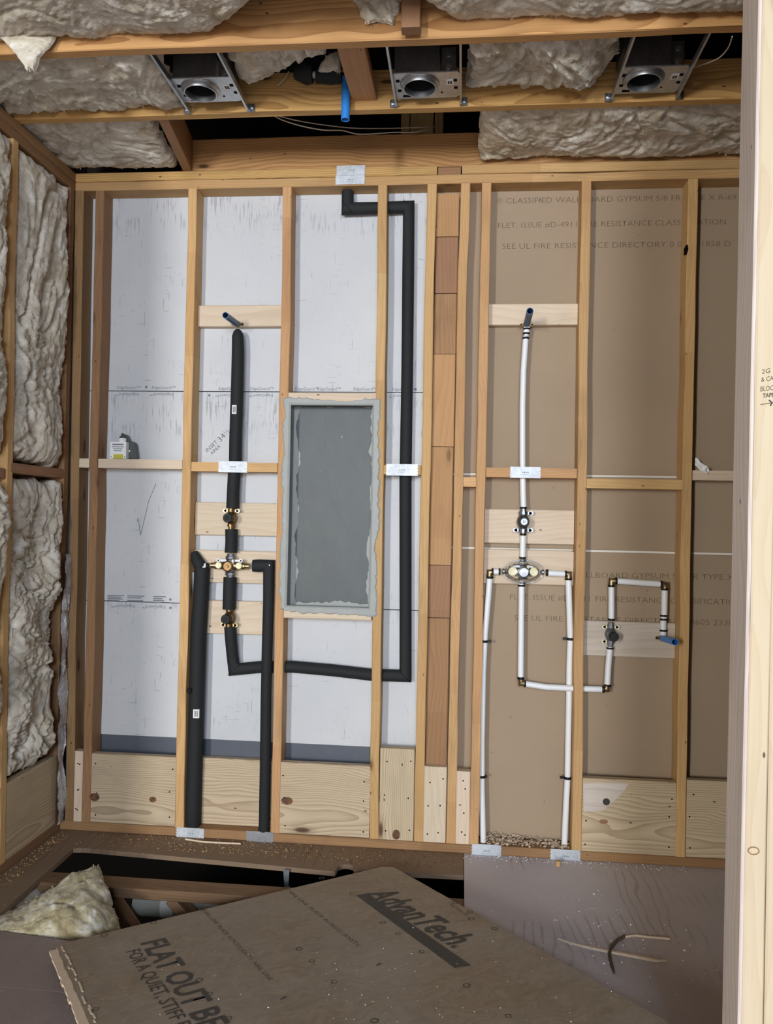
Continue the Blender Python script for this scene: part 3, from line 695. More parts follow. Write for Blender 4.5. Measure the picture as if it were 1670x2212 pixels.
MB().tube([PY(416, 1236, .055), PY(412, 1290, .055), PY(408, 1345, .055)], .0085, 12).build('bare_pipe', M_PEX, legL, smooth=True)
MB().lathe([(.012, 0), (.010, .004)], PY(409, 1492, -.004), (-.2, -1, 0), 14).build('foam_plug', M_BLACK, legL, smooth=True)
legR, P = foam('slimmer black pipe leg with a mitred top beside the niche stud', [(547, 1222), (560, 1222), (581, 1222, .020), (580, 1300, .010), (577, 1400, .003), (575, 1500, .003), (573, 1650, .008), (571, 1780, .016), (570, 1793, .018)], .0240, .024, taper={0: 1.05, 1: 1.12, 3: .92, 4: .92, 5: .92, 6: .95, 7: .95, 8: .95})
MB().lathe([(.004, 0), (.003, .003)], PY(582, 1221, .0), (0, -1, 0), 10).build('pin', M_CHROME, legR)

# ================================================================== blue stubs
def blue_stub(p0, p1, r, label, mat_=M_BLUED):
    root = empty('pipe_stub', p0, label, 'pipe stub', 'blue capped pipe stubs')
    d = (p1 - p0); L = d.length
    mb = MB(); prof = [(r, 0), (r, L), (r * .8, L), (r * .8, L * .35), (.001, L * .35)]
    mb.lathe(prof, p0, d, 24); mb.build('sleeve', mat_, root, smooth=True)
    # bronze ear elbow at the root
    dn = d.normalized()
    mb = MB().lathe([(r * .9, 0), (r * .9, .018), (r * 1.05, .018), (r * 1.05, .024)], p0 - dn * .022, dn, 16)
    side = Vector((1, 0, 0)) if abs(dn.x) < .8 else Vector((0, 1, 0))
    for s in (-1, 1):
        c = p0 - dn * .014 + side * s * r * 1.5
        mb.lathe([(.0065, -.0015), (.0065, .0015)], c, dn, 12)
        mb.box(c - side * s * .006, (.006, .0016, .005) if abs(side.x) > .5 else (.0016, .006, .005))
    mb.build('ear_elbow', M_BRONZE, root, smooth=True)
    mb = MB()
    for s in (-1, 1): mb.lathe([(.0032, 0), (.002, .0015)], p0 - dn * .011 + side * s * r * 1.62, dn, 8)
    mb.build('screw_heads', M_HOLE, root, kind='stuff')
    return root
blue_stub(PY(511, 699, .030), PY(487, 681, -.125), .0132, 'blue stub poking out above the thick black pipe')
blue_stub(PY(1138, 700, .030), PY(1145, 672, -.155), .0135, 'blue stub poking out above the white riser pipe')
blue_stub(PY(1432, 1379, .035), PY(1458, 1387, -.125), .0125, 'blue spout stub on the grey-stained board beside the knob valve', M_BLUE)

# ================================================================== white pipes
GW = 'white plastic water pipes with black rings'
RW = .0121; YW = .036
def ring(p, d, parent, r=RW * 1.17, w=.0075):
    d = Vector(d).normalized(); MB().lathe([(r * .96, -w / 2), (r, -w / 2 + .001), (r, w / 2 - .001), (r * .96, w / 2)], p, d, 20).build('crimp_ring', M_BLACK, parent, smooth=True)
def elbow(p, d1, d2, parent, L=.017):
    p = Vector(p); d1 = Vector(d1).normalized(); d2 = Vector(d2).normalized()
    mb = MB(); mb.tube([p + d1 * L, p, p + d2 * L], RW * .92, 14)
    mb.lathe([(RW * 1.12, 0), (RW * 1.12, .004)], p + d1 * L * .6, d1, 14); mb.lathe([(RW * 1.12, 0), (RW * 1.12, .004)], p + d2 * L * .6, d2, 14)
    mb.build('brass_elbow', M_BRASSD, parent, smooth=True)
def wpipe(label, segs, y=YW, rings=(), elbows=(), clips=(), couplings=()):
    root = empty('water_pipe', PY(*segs[-1][-1][:2], y), label, 'pipe', GW)
    for s in segs:
        P = [PY(p[0], p[1], y if len(p) == 2 else p[2]) for p in s]
        MB().tube(P, RW, 20).build('tube', M_PEX, root, smooth=True)
    for (u, v, d) in rings: ring(PY(u, v, y), (1, 0, 0) if d == 'h' else (0, 0, 1), root)
    for (u, v, a, b) in elbows:
        D = dict(l=(-1, 0, 0), r=(1, 0, 0), u=(0, 0, 1), d=(0, 0, -1)); elbow(PY(u, v, y), D[a], D[b], root)
    for (u, v, s, *yy) in clips:
        p = PY(u, v, yy[0] if yy else y); mb = MB().lathe([(RW * 1.22, -.005), (RW * 1.22, .005)], p, (0, 0, 1), 18)
        mb.box(p + Vector((s * RW * 1.6, 0, 0)), (RW * .8, .006, .004)); mb.build('pipe_clip', M_BLACK, root, smooth=True)
    for (u, v) in couplings:
        MB().lathe([(RW * .8, -.02), (RW * 1.0, -.012), (RW * 1.0, .012), (RW * .8, .02)], PY(u, v, y), (0, 0, 1), 16).build('coupling', M_PEX, root, smooth=True)
    return root
wpipe('white riser curving up from the small valve to its blue stub', [[(1139, 706), (1137, 722)], [(1136, 728), (1131, 800), (1129, 880), (1129, 1000), (1130, 1060), (1131, 1095)]],
      rings=((1138, 711, 'v'), (1137, 721, 'v'), (1136, 731, 'v'), (1131, 1097, 'v')), couplings=((1137, 716),))
wpipe('short white pipe linking the small valve to the oval-shielded valve', [[(1130, 1158), (1129, 1203)]], rings=((1130, 1154, 'v'), (1129, 1205, 'v')))
wpipe('white pipe leg dropping to the floor beside the reddish stud', [[(1058, 1250), (1055, 1290), (1048, 1370), (1044, 1450), (1041, 1600), (1041, 1700), (1044, 1821)], [(1066, 1235), (1078, 1235)]],
      rings=((1059, 1247, 'v'), (1064, 1235, 'h'), (1079, 1235, 'h')), elbows=((1058, 1236, 'r', 'd'),), clips=((1046, 1385, 1), (1041, 1677, .6)))
wpipe('white pipe leg dropping to the floor beside the spout bay', [[(1228, 1250), (1230, 1310), (1231, 1350, .046), (1232, 1384, .052), (1230, 1440, .061), (1229, 1520, .061), (1226, 1680, .050), (1221, 1780, .045), (1219, 1835, .045)], [(1184, 1238), (1220, 1240)]],
      rings=((1182, 1237, 'h'), (1222, 1240, 'h'), (1228, 1251, 'v')), elbows=((1229, 1240, 'l', 'd'),), clips=((1232, 1380, -1, .052), (1226, 1680, -1, .050)), y=YW)
wpipe('long white pipe dropping from the shielded valve and crossing to the knob valve', [[(1127, 1261), (1126, 1350), (1125, 1462)], [(1134, 1477), (1180, 1484), (1240, 1487), (1300, 1489)], [(1312, 1478), (1314, 1440), (1318, 1397)]],
      y=YW, rings=((1127, 1265, 'v'), (1125, 1465, 'v'), (1134, 1477, 'h'), (1304, 1489, 'h'), (1313, 1481, 'v'), (1318, 1400, 'v')), elbows=((1126, 1476, 'u', 'r'), (1311, 1489, 'l', 'u')))
wpipe('white pipe arching over from the knob valve to the spout stub', [[(1321, 1336), (1321, 1268)], [(1331, 1255), (1428, 1262)], [(1436, 1275), (1435, 1330)], [(1433, 1342), (1433, 1360)]],
      y=.042, rings=((1321, 1338, 'v'), (1321, 1266, 'v'), (1331, 1255, 'h'), (1428, 1262, 'h'), (1436, 1273, 'v'), (1434, 1330, 'v'), (1434, 1338, 'v'), (1433, 1362, 'v')),
      elbows=((1321, 1255, 'r', 'd'), (1437, 1263, 'l', 'd')), couplings=((1434, 1334), (1433, 1366)))

# ================================================================== valves
GV = 'shower valves'
def small_valve(label, u, v, y, port, knob_mat, body_mat, dark, up=True, px=0.0, scale=1.0, tabs=(( -1, 1), (1, 1), (-1, -1), (1, -1)), tabm=None):
    c = PY(u, v, y); root = empty('stop_valve', c, label, 'valve', GV); s = scale
    mb = MB()
    mb.lathe([(.011 * s, -.045 * s), (.011 * s, -.034 * s), (.015 * s, -.034 * s), (.015 * s, -.024 * s), (.013 * s, -.022 * s), (.019 * s, -.012 * s), (.022 * s, 0), (.019 * s, .012 * s), (.013 * s, .022 * s), (.015 * s, .024 * s), (.015 * s, .034 * s), (.011 * s, .034 * s), (.011 * s, .045 * s)], c, (0, 0, 1), 12)
    mb.build('valve_body', body_mat, root, smooth=True, angle=25)
    # cartridge neck and capped port towards the room
    d = Vector((0, -1, 0)) 
    MB().lathe([(.019 * s, .005), (.019 * s, .028), (.016 * s, .030), (.016 * s, port * .75)], c, d, 20).build('cartridge_neck', dark, root, smooth=True)
    k = MB().lathe([(.0165 * s, port * .7), (.0175 * s, port * .72), (.0175 * s, port - .002), (.016 * s, port)], c, d, 24).build('port_cap', knob_mat, root, smooth=True)
    MB().lathe([(.0115 * s, port - .001), (.0115 * s, port + .0006), (.0085 * s, port + .001)], c, d, 20).build('cap_disc', M_BLACK if knob_mat is not M_BLACK else M_FOAM, k, smooth=True)
    for (sx_, sz_) in tabs:
        p = c + Vector((sx_ * .026 * s, -.004, sz_ * .028 * s)); mb = MB()
        mb.lathe([(.0075 * s, -.001), (.0075 * s, .001)], p, d, 14); mb.box(p - Vector((sx_ * .008 * s, 0, 0)), (.008 * s, .001, .005 * s))
        t = mb.build('mounting_ear', tabm or body_mat, root, smooth=True)
        MB().lathe([(.003 * s, .0012), (.003 * s, .0018)], p, d, 10).build('screw', M_HOLE, t)
    return root
small_valve('bronze valve with black cap at the top of the black-pipe shower', 500, 1119, .034, .062, M_BLACK, M_BRONZE, M_BRONZE, False, tabs=((-1, 1), (1, 1)), tabm=M_BRASS, scale=1.08)
small_valve('bronze valve with black cap, lowest of the black-pipe shower', 496, 1334, .034, .062, M_BLACK, M_BRONZE, M_BRONZE, tabs=((1, -1), (-1, -1)), tabm=M_BRASS, scale=1.1)
v3 = small_valve('small chrome valve with ringed round cap on the white riser', 1130, 1127, YW, .056, M_BLACK, M_CHROME, M_BRONZE, tabs=((1, 1), (-1, -1), (1, -1)), scale=1.22)
p3 = PY(1130, 1127, YW); MB().lathe([(.013, .0585), (.013, .060), (.009, .060), (.009, .058), (.005, .058), (.003, .062)], p3, (0, -1, 0), 20).build('chrome_cap_face', M_CHROME, v3, smooth=True)
small_valve('valve with long dark grey knob on the grey-stained board', 1319, 1370, .048, .078, M_BLACK, M_CHROME, M_GALVD, tabs=((-1, 1), (1, 1), (-1, -1)), tabm=M_CREAM, scale=1.05)
def wide_valve(label, u, v, y, shield, w=.082, bm=M_BRASS, reach=0.0):
    c = PY(u, v, y); root = empty('mixing_valve', c, label, 'valve', GV); d = Vector((0, -1, 0))
    MB().lathe([(.0115, -w), (.0115, -w * .82), (.0155, -w * .80), (.0155, -w * .66), (.013, -w * .62), (.0165, -w * .45), (.0175, -.02), (.021, -.012), (.021, .012), (.0175, .02), (.0165, w * .45), (.013, w * .62), (.0155, w * .66), (.0155, w * .80), (.0115, w * .82), (.0115, w)], c, (1, 0, 0), 16).build('valve_body', M_CHROME if shield else M_BRASS, root, smooth=True, angle=25)
    MB().lathe([(.014, -.050), (.014, -.042), (.0205, -.040), (.0205, -.028), (.017, -.024), (.021, -.008), (.021, .008), (.017, .024), (.0205, .028), (.0205, .040), (.014, .042), (.014, .050)], c, (0, 0, 1), 8).build('vertical_port', M_CHROME, root, smooth=True, angle=25)
    dl = MB().lathe([(.020, .0), (.020, .030), (.022, .032), (.022, .042), (.018, .044), (.018, .038), (.006, .038), (.005, .046)], c, d, 22).build('cartridge', M_CHROME if shield else M_BRONZE, root, smooth=True, angle=30)
    for s in (-1, 1):
        p = c + Vector((s * .043, -.012, .002)); r_ = .0185 if shield else .0135
        disc = MB().lathe([(r_ * .6, -.006), (r_, .004), (r_, .011), (r_ * .82, .013), (.002, .012)], p, d, 20).build('stop_cap', M_CREAM, root, smooth=True, angle=30)
        MB().box(p + Vector((0, -.0135, 0)), (.001, .0008, .007)).build('slot', M_BRASS, disc)
        for z in (.022,):
            q = c + Vector((s * .030, -.008, z)); mb = MB().lathe([(.008, -.001), (.008, .0012)], q + Vector((s * .018, 0, 0)), d, 14); mb.box(q, (.020, .001, .0045))
            e_ = mb.build('mounting_ear', M_CHROME, root, smooth=True)
            MB().lathe([(.0034, .0014), (.0034, .002)], q + Vector((s * .018, 0, 0)), d, 10).build('screw', M_HOLE, e_)
    MB().box(c + Vector((.017, -.012, .016)), (.0035, .010, .011)).build('check_block', M_CREAM, root)
    if shield:
        # thin clear oval cover with a raised centre
        vs, fs = [], []; na, nr = 40, 7
        for i in range(nr + 1):
            t = i / nr; hh = .050 * math.sqrt(max(0, 1 - t ** 2.4)) + .002
            for k in range(na):
                a = 2 * math.pi * k / na
                vs.append(c + Vector((math.cos(a) * .078 * t, -hh, math.sin(a) * .047 * t + .0)))
        for i in range(nr):
            for k in range(na): fs.append((i * na + k, i * na + (k + 1) % na, (i + 1) * na + (k + 1) % na, (i + 1) * na + k))
        o = MB().add(vs, fs).build('clear_shield', M_SHIELD, root, smooth=True)
        mb = MB(); ringp = [c + Vector((math.cos(2 * math.pi * k / 48) * .079, -.001, math.sin(2 * math.pi * k / 48) * .048)) for k in range(49)]
        mb.tube(ringp, .0014, 6); mb.build('shield_rim', M_SHIELD2, root, smooth=True)
    return root
def f_clear(nt, b):
    # clear film: mostly see-through with a glossy face
    out = nt.nodes['Material Output']; t = N(nt, 'BsdfTransparent'); g = N(nt, 'BsdfGlossy'); g.inputs['Roughness'].default_value = .08
    fr = N(nt, 'Fresnel'); fr.inputs[0].default_value = 1.5
    fac = mth(nt, 'ADD', mth(nt, 'MULTIPLY', fr.outputs[0], .9), .04, True)
    co, _ = coords(nt)
    bp = N(nt, 'Bump'); bp.inputs['Strength'].default_value = .6; bp.inputs['Distance'].default_value = .01; nt.links.new(noi(nt, co, 45, 3.0), bp.inputs['Height'])
    nt.links.new(bp.outputs[0], g.inputs['Normal'])
    m = N(nt, 'MixShader'); nt.links.new(fac, m.inputs[0]); nt.links.new(t.outputs[0], m.inputs[1]); nt.links.new(g.outputs[0], m.inputs[2]); nt.links.new(m.outputs[0], out.inputs['Surface'])
M_SHIELD = mat('clear_shield_film', f_clear); M_SHIELD2 = plain('clear_shield_edge', srgb(190, 196, 196), .2, .3)
wide_valve('wide brass mixing valve with two cream discs on the black-pipe shower', 497, 1222, .030, False)
wide_valve('wide chrome mixing valve under a clear oval plastic shield', 1130, 1235, YW, True)

# ================================================================== bottle, jug, paper on the blocks
def bottle(u, v, label):
    b = PY(u, v, .012); w = .035; root = empty('spray_bottle', b, label, 'bottle')
    x, y, z = b
    mb = MB(); mb.box((x, y + .012, z + .0355), (w, .014, .035)); o = mb.build('bottle_body', M_WHITE, root)
    MB().box((x + .002, y - .0025, z + .010), (.021, .0005, .009)).build('yellow_band', M_YEL, root)
    pr = MB()
    for i, (zz, ww) in enumerate(((.060, .024), (.050, .026), (.042, .020), (.034, .018))):
        pr.box((x - .001, y - .0025, z + zz), (ww, .0004, .0018 if i else .0030))
    for s in (-1, 1): pr.lathe([(.0028, 0), (.0028, .0006)], (x + s * .029, y - .0021, z + .009), (0, -1, 0), 10)
    pr.build('label_print', M_INKG, root, kind='stuff')
    MB().lathe([(.0165, 0), (.0165, .016), (.015, .017)], (x + .012, y + .012, z + .0705), (0, 0, 1), 20).build('white_collar', M_WHITE, root, smooth=True)
    MB().lathe([(.015, 0), (.013, .004), (.006, .012), (.004, .022)], (x + .012, y + .012, z + .0875), (0, 0, 1), 16).build('grey_nozzle', M_DARKB, root, smooth=True)
bz = PY(255, 991, .012)
bottle(255, 991, 'white bottle with yellow label band and grey nozzle on the pale block')
def jug(u, v, y, label):
    b = PY(u, v, y); root = empty('grey_jug', b, label, 'jug')
    prof = [(-.034, 0), (.040, 0), (.036, .030), (.030, .062), (.022, .070), (.008, .068), (-.002, .086), (-.008, .098), (-.018, .102), (-.022, .096), (-.024, .060)]
    prism('jug_body', prof, b + Vector((0, .012, 0)), (1, 0, 0), (0, 0, 1), .026, M_DARKB, root)
    MB().lathe([(.0042, 0), (.0042, .0008)], b + Vector((.008, -.0142, .030)), (0, -1, 0), 14).build('white_spot', M_WHITE, root)
jug(278, 990, .055, 'dark grey sloping jug standing behind the white bottle')
def paper(u, v, y, label):
    c = PY(u, v, y); root = MB(); n = 7; vs, fs = [], []
    for i in range(n):
        for j in range(4):
            x = (i - 3) * .009; z = (j - 1.5) * .010 - i * .0035 + (.012 if i < 2 else 0)
            vs.append(c + Vector((x, noise.noise((i * .9, j * 1.3, 3)) * .014, z + noise.noise((i * 1.7, j, 8)) * .008)))
    for i in range(n - 1):
        for j in range(3): fs.append((i * 4 + j, i * 4 + j + 1, (i + 1) * 4 + j + 1, (i + 1) * 4 + j))
    o = MB().add(vs, fs).build('paper_scrap', M_WHITE); m = o.modifiers.new('thick', 'SOLIDIFY'); m.thickness = .0008
    return tag(o, label, 'paper')
paper(1517, 1004, -.006, 'torn white paper scrap lying over a mid-height block')

# ================================================================== ceiling framing
ce = empty('ceiling', (1.0, -.6, 2.77), kind='structure', label='open ceiling joists with insulation and dark attic above')
CZ0 = 2.7715
for k, y in enumerate((-.435, -.870, -1.290, -1.70)):
    board('ceiling_joist', (-.60, y, CZ0 + .070), (4.2, y, CZ0 + .070), (0, 0, 1), .14 if k == 0 else (.184 if k == 1 else .184), ST, M_JOIST, ce, wav=.002, nick=.01)
    if k: ce.children[-1].location.z += .022 if False else 0
board('rim_board', (PY(413, 320, .02).x, .035, CZ0 + .070), (3.1, .035, CZ0 + .070), (0, 0, 1), .138, ST, M_JOIST, ce)
board('short_joist', (.052, -.417, CZ0 + .070), (-.006, .012, CZ0 + .070), (0, 0, 1), .138, ST, M_DARK, ce)
board('flat_cleat', (.792, -.850, CZ0 + .048), (.798, -.455, CZ0 + .048), (1, 0, 0), .089, ST, M_TAN, ce, label='flat cleat holding the blue drop pipe')
for (u0, u1, v0, v1) in ((866, 885, 243, 276), (886, 937, 243, 276), (939, 958, 243, 263)):
    a, b = PY(u0, v1, .45), PY(u1, v0, .45)
    board('attic_post', ((a.x + b.x) / 2, .47, a.z - .2), ((a.x + b.x) / 2, .47, b.z + .3), (1, 0, 0), b.x - a.x, .03, M_JOIST, ce)
board('attic_tie', (-.6, .34, CZ0 + .16), (4.2, .34, CZ0 + .16), (0, 0, 1), .14, ST, M_ATTIC, ce)
board('cross_joist', (1.335, -1.271, CZ0 + .16), (1.335, -.890, CZ0 + .16), (0, 0, 1), .14, ST, M_RED, ce)
q = PY(888, 45, -.93); board('cross_block', (q.x, -.93, q.z - .03), (q.x, -.93, q.z + .2), (1, 0, 0), .055, ST, M_RED, ce)

# ================================================================== recessed lights
GL = 'recessed light housings between the joists'
M_CAN = plain('dark_can_interior', srgb(58, 60, 62), .45, .6)
def can(x0, x1, y0, y1, cx, cy, label, shift=0.0):
    z = 2.786; root = empty('recessed_light', ((x0 + x1) / 2, (y0 + y1) / 2, z), label, 'light fixture', GL)
    r = .0555; n = 48; vs, fs = [], []
    rect = []
    for k in range(n):
        a = 2 * math.pi * k / n; dx, dy = math.cos(a), math.sin(a)
        tx = ((x1 - cx) / dx if dx > 0 else (x0 - cx) / dx) if abs(dx) > 1e-6 else 1e9
        ty = ((y1 - cy) / dy if dy > 0 else (y0 - cy) / dy) if abs(dy) > 1e-6 else 1e9
        t = min(tx, ty); rect.append((cx + dx * t, cy + dy * t))
    for (X, Y) in rect: vs.append((X, Y, z))
    for k in range(n): a = 2 * math.pi * k / n; vs.append((cx + r * 1.18 * math.cos(a), cy + r * 1.18 * math.sin(a), z))
    for k in range(n): vs.append((vs[k][0], vs[k][1], z + .0015))
    for k in range(n): vs.append((vs[n + k][0], vs[n + k][1], z + .0015))
    for k in range(n):
        j = (k + 1) % n; fs += [(k, j, n + j, n + k), (2 * n + j, 2 * n + k, 3 * n + k, 3 * n + j), (k, 2 * n + k, 2 * n + j, j)]
    MB().add(vs, fs).build('mounting_plate', M_GALV, root)
    MB().lathe([(r * 1.2, .000), (r * 1.14, -.006), (r * 1.05, -.008), (r, -.016), (r * .94, -.016), (r * .93, .004)], (cx, cy, z), (0, 0, 1), 40, caps=False).build('aperture_collar', M_GALV, root, smooth=True, angle=60)
    MB().lathe([(r * .93, .003), (r * .92, .030), (r * .88, .031), (r * .88, .066), (.001, .068)], (cx, cy, z), (0, 0, 1), 32, caps=False).build('dark_inner_can', M_CAN, root, smooth=True)
    box_obj('housing_box', (x0 + .004, y0 + .012, z + .0755), (x0 + .150, y1 - .004, z + .135), M_GALVD, root)
    box_obj('housing_front', (x0 + .004, y0 + .010, z + .0015), (x0 + .150, y0 + .0118, z + .135), M_GALVD, root)
    box_obj('housing_flange', (x0 + .004, y0 - .001, z - .0035), (x1 - .006, y0 + .006, z + .0010), M_GALV, root)
    jb = box_obj('junction_box', (x0 + .156, y0 + .030, z + .004), (x1 - .012, y1 - .02, z + .095), M_GALVD, root)
    for zz in (.028, .068):
        MB().lathe([(.011, 0), (.011, .002), (.006, .002), (.006, .004)], ((x0 + .156 + x1 - .012) / 2, y0 + .029, z + zz), (0, -1, 0), 16).build('knockout', M_GALV, jb, smooth=True)
    # punched slots and the small rating sticker on the underside
    mb = MB()
    for (sx_, sy_, wx, wy) in ((x0 + .012, y0 + .05, .006, .007), (x0 + .014, y0 + .11, .006, .006), (x0 + .036, y1 - .018, .013, .005), (x1 - .014, y0 + .055, .006, .006), (x1 - .012, y0 + .100, .006, .006), (x1 - .06, y1 - .035, .003, .003)):
        mb.box((sx_, sy_, z - .0008), (wx, wy, .0006))
    mb.build('punched_slots', M_HOLE, root, kind='stuff')
    st = box_obj('rating_sticker', (x1 - .044, y0 + .050, z - .0012), (x1 - .020, y0 + .080, z - .0002), M_WHITE, root)
    for s in (-.5, .5): box_obj('sticker_print', (x1 - .032 + s * .008 - .003, y0 + .058, z - .0018), (x1 - .032 + s * .008 + .003, y0 + .074, z - .0012), M_INK, st)
    for X in (x0 - .004, x1 + .004):
        bar = MB().box((X, (-.851 - .455) / 2, z - .004), (.0035, (.851 - .455) / 2 - .0005, .010)).build('hanger_bar', M_GALV, root)
        for (yy, dr) in ((-.4555, -1),):
            s = 1 if X > x0 + .05 else -1
            mb = MB().box((X + s * .010, yy - .0022, z + .0), (.013, .0016, .014)); mb.box((X + s * .004, yy - .010, z - .014), (.006, .009, .0012))
            mb.lathe([(.009, 0), (.009, .004), (.004, .006), (.004, .012)], (X + s * .012, yy - .004, z + .001), (0, -1, 0), 10)
            mb.build('joist_bracket', M_CHROME, root, smooth=True, angle=30)
can(.172, .378, -.662, -.505, .251, -.588, 'recessed light housing nestled beside the torn white insulation, near the room corner')
can(.915, 1.131, -.650, -.487, .999, -.578, 'recessed light housing beside the blue drop pipe, middle of three')
can(1.651, 1.858, -.640, -.477, 1.729, -.570, 'recessed light housing nearest the door post')

# blue drop pipe with its foam-covered feed, wires
dp0, dp1 = PY(748, 166, -.492), PY(748, 259, -.492)
dr = empty('drop_pipe', dp0, 'bright blue pipe hanging straight down from the ceiling joists', 'pipe stub')
L = (dp0 - dp1).length
MB().lathe([(.0150, 0), (.0150, L), (.0125, L), (.0125, L * .5), (.001, L * .5)], dp0, (0, 0, -1), 24).build('sleeve', M_BLUE, dr, smooth=True)
mb = MB().lathe([(.013, 0), (.013, .02), (.016, .02), (.016, .03), (.012, .03)], dp0 + Vector((0, 0, -.004)), (0, 0, 1), 16)
mb.tube([dp0 + Vector((0, 0, .02)), dp0 + Vector((-.03, -.004, .022))], .012, 12); mb.box(dp0 + Vector((.026, 0, .020)), (.010, .003, .006))
mb.build('bronze_elbow', M_BRONZE, dr, smooth=True)
fp = empty('foam_feed_pipe', PY(690, 163, -.50), 'black foam pipe lying level beside the blue drop pipe', 'pipe')
MB().tube([PY(738, 163, -.50), PY(715, 165, -.50), PY(684, 163, -.50)], .0255, 24, wob=.08).build('foam_sleeve', M_FOAM, fp, smooth=True)
MB().tube([PY(690, 163, -.50), PY(670, 160, -.50)], .0112, 16).build('white_pipe', M_PEX, fp, smooth=True)
sh = MB().tube([PY(676, 160, -.505), PY(662, 159, -.505), PY(640, 157, -.50)], [.030, .037, .026], 22, wob=.25).build('foam_collar', M_FOAM, fp, smooth=True, label='torn round foam collar')
tag(MB().tube([PY(598, 186, -.47), PY(606, 180, -.47), PY(615, 170, -.47), PY(624, 155, -.47)], .0032, 8).build('cable_end', plain('cream_cable', srgb(206, 190, 150), .6), smooth=True), 'short cream cable loop under the torn insulation', 'cable')
M_CAB = plain('white_cable', srgb(196, 188, 172), .5)
def cable(pts, y, r, label):
    P = [PY(p[0], p[1], p[2] if len(p) > 2 else y) for p in pts]
    Q = []
    for i in range(len(P) - 1):
        p0 = P[max(0, i - 1)]; p1 = P[i]; p2 = P[i + 1]; p3 = P[min(len(P) - 1, i + 2)]
        for k in range(6):
            t = k / 6; Q.append(.5 * ((2 * p1) + (p2 - p0) * t + (2 * p0 - 5 * p1 + 4 * p2 - p3) * t * t + (3 * p1 - p0 - 3 * p2 + p3) * t ** 3))
    Q.append(P[-1])
    return tag(MB().tube(Q, r, 8).build('cable', M_CAB, smooth=True), label, 'cable', 'loose cables in the ceiling')
cable([(587, 247, -.41), (612, 260, -.36), (655, 273, -.30), (700, 281, -.25), (740, 282, -.22), (778, 290, -.18), (850, 286, -.15), (900, 285, -.12), (938, 273, .01)], -.2, .0022, 'pale cable sagging across the dark gap behind the joist')
cable([(600, 250, -.412), (640, 260, -.36), (700, 270, -.28), (770, 277, -.2), (850, 277, -.1), (930, 274, .008)], -.2, .0018, 'thinner cable just above the sagging pale cable')
cable([(1582, 79, -.84), (1572, 105, -.75), (1548, 128, -.68), (1500, 145, -.60)], -.7, .0022, 'thin cable curving off the light housing by the door post')

# ================================================================== left wall
XL = -.49
wl = empty('wall_left', (XL - .045, -.8, 0), kind='structure', label='stud wall packed with pale insulation')
for z in (2.714, 2.752): board('top_plate', (XL - .0445, -2.1, z), (XL - .0445, -.002, z), (1, 0, 0), DEP, ST - .001, M_DARK, wl)
board('bottom_plate', (XL - .0445, -2.1, .019), (XL - .0445, -.002, .019), (1, 0, 0), DEP, ST - .001, M_FLOORW, wl)
LS = [(-.023, -.023), (-.450, -.424), (-.862, -.84), (-1.27, -1.25), (-1.67, -1.66), (-2.08, -2.07)]
for (yt, yb) in LS: board('stud', (XL - .0445, yb, .038), (XL - .0445, yt, 2.695), (0, 1, 0), ST, DEP, M_STUD if yt > -.5 and yt < -.1 else M_DARK, wl, wav=.002, nick=.006)
board('sheathing_panel', (XL - .10, -2.1, 1.37), (XL - .10, .0, 1.37), (0, 0, 1), 2.7, .012, M_DARK, wl, wav=0, n=1)
for i, zc in ((0, 1.495), (1, 1.47), (2, 1.49)):
    board('fire_block', (XL - .0445, LS[i + 1][0] + .020, zc), (XL - .0445, LS[i][0] - .020, zc), (1, 0, 0), DEP, ST, M_RED, wl)
zb_ = .29
for i in (0, 1, 2):
    tag(board('foot_board', (XL - .0195, LS[i + 1][1] + .021, .0385 + .143), (XL - .0195, LS[i][1] - .021, .0385 + .143), (0, 0, 1), .286, .037, M_BOX, None), 
        ('wide grained board at the foot of the insulated side wall, next to the corner', 'wide grained board at the foot of the side wall, next bay out', 'wide grained board at the foot of the side wall, outermost bay')[i], 'board', 'foot boards of the insulated side wall')
# crinkled shiny film strip down the corner
tag((lambda: (lambda mb: mb.build('film_strip', M_FOIL, smooth=True))(
    (lambda mb: [mb.add([(XL + .020 + noise.noise((z * 11, c * 2.9, 1)) * .011 + noise.noise((z * 60, c * 3.3, 2)) * .004, -.054 + c * .015 + noise.noise((z * 6, c * 1.1, 5)) * .014 + noise.noise((z * 45, c * 2.2, 5)) * .004 - .018 * math.sin(z * 3), z)
                         for z in [1.16 - 1.12 * i / 160 for i in range(161)] for c in range(5)],
                        [(i * 5 + c, i * 5 + c + 1, (i + 1) * 5 + c + 1, (i + 1) * 5 + c) for i in range(160) for c in range(4)]), mb][1])(MB())))(),
    'crinkled shiny film strip hanging down the room corner', 'film')

# ================================================================== insulation
GI = 'fibreglass batts'
def fold(p, s):
    w = Vector((noise.noise(p * 3.4 + Vector((s, 0, 0))), noise.noise(p * 3.4 + Vector((0, s, 7))), noise.noise(p * 3.4 + Vector((5, 0, s))))) * .20
    q = p + w
    broad = noise.noise(q * 5.0 + Vector((s, 0, s))) * .75
    cr = abs(noise.noise(q * 8.5 + Vector((s, s, 0)))); crease = -max(0, .16 - cr) / .16 * .40 * max(0, .5 + noise.noise(q * 2.7 + Vector((0, s, 0))) * 1.6)
    c2 = abs(noise.noise(q * 21 + Vector((0, s, s)))); m2 = max(0, noise.noise(q * 4.1 + Vector((9, s, 0))) + .12) * 1.6
    return broad + crease + (.25 - c2) * .42 * m2 + noise.noise(q * 34 + Vector((s, 0, 0))) * .20 + noise.noise(q * 70) * .15 + noise.noise(q * 130) * .10
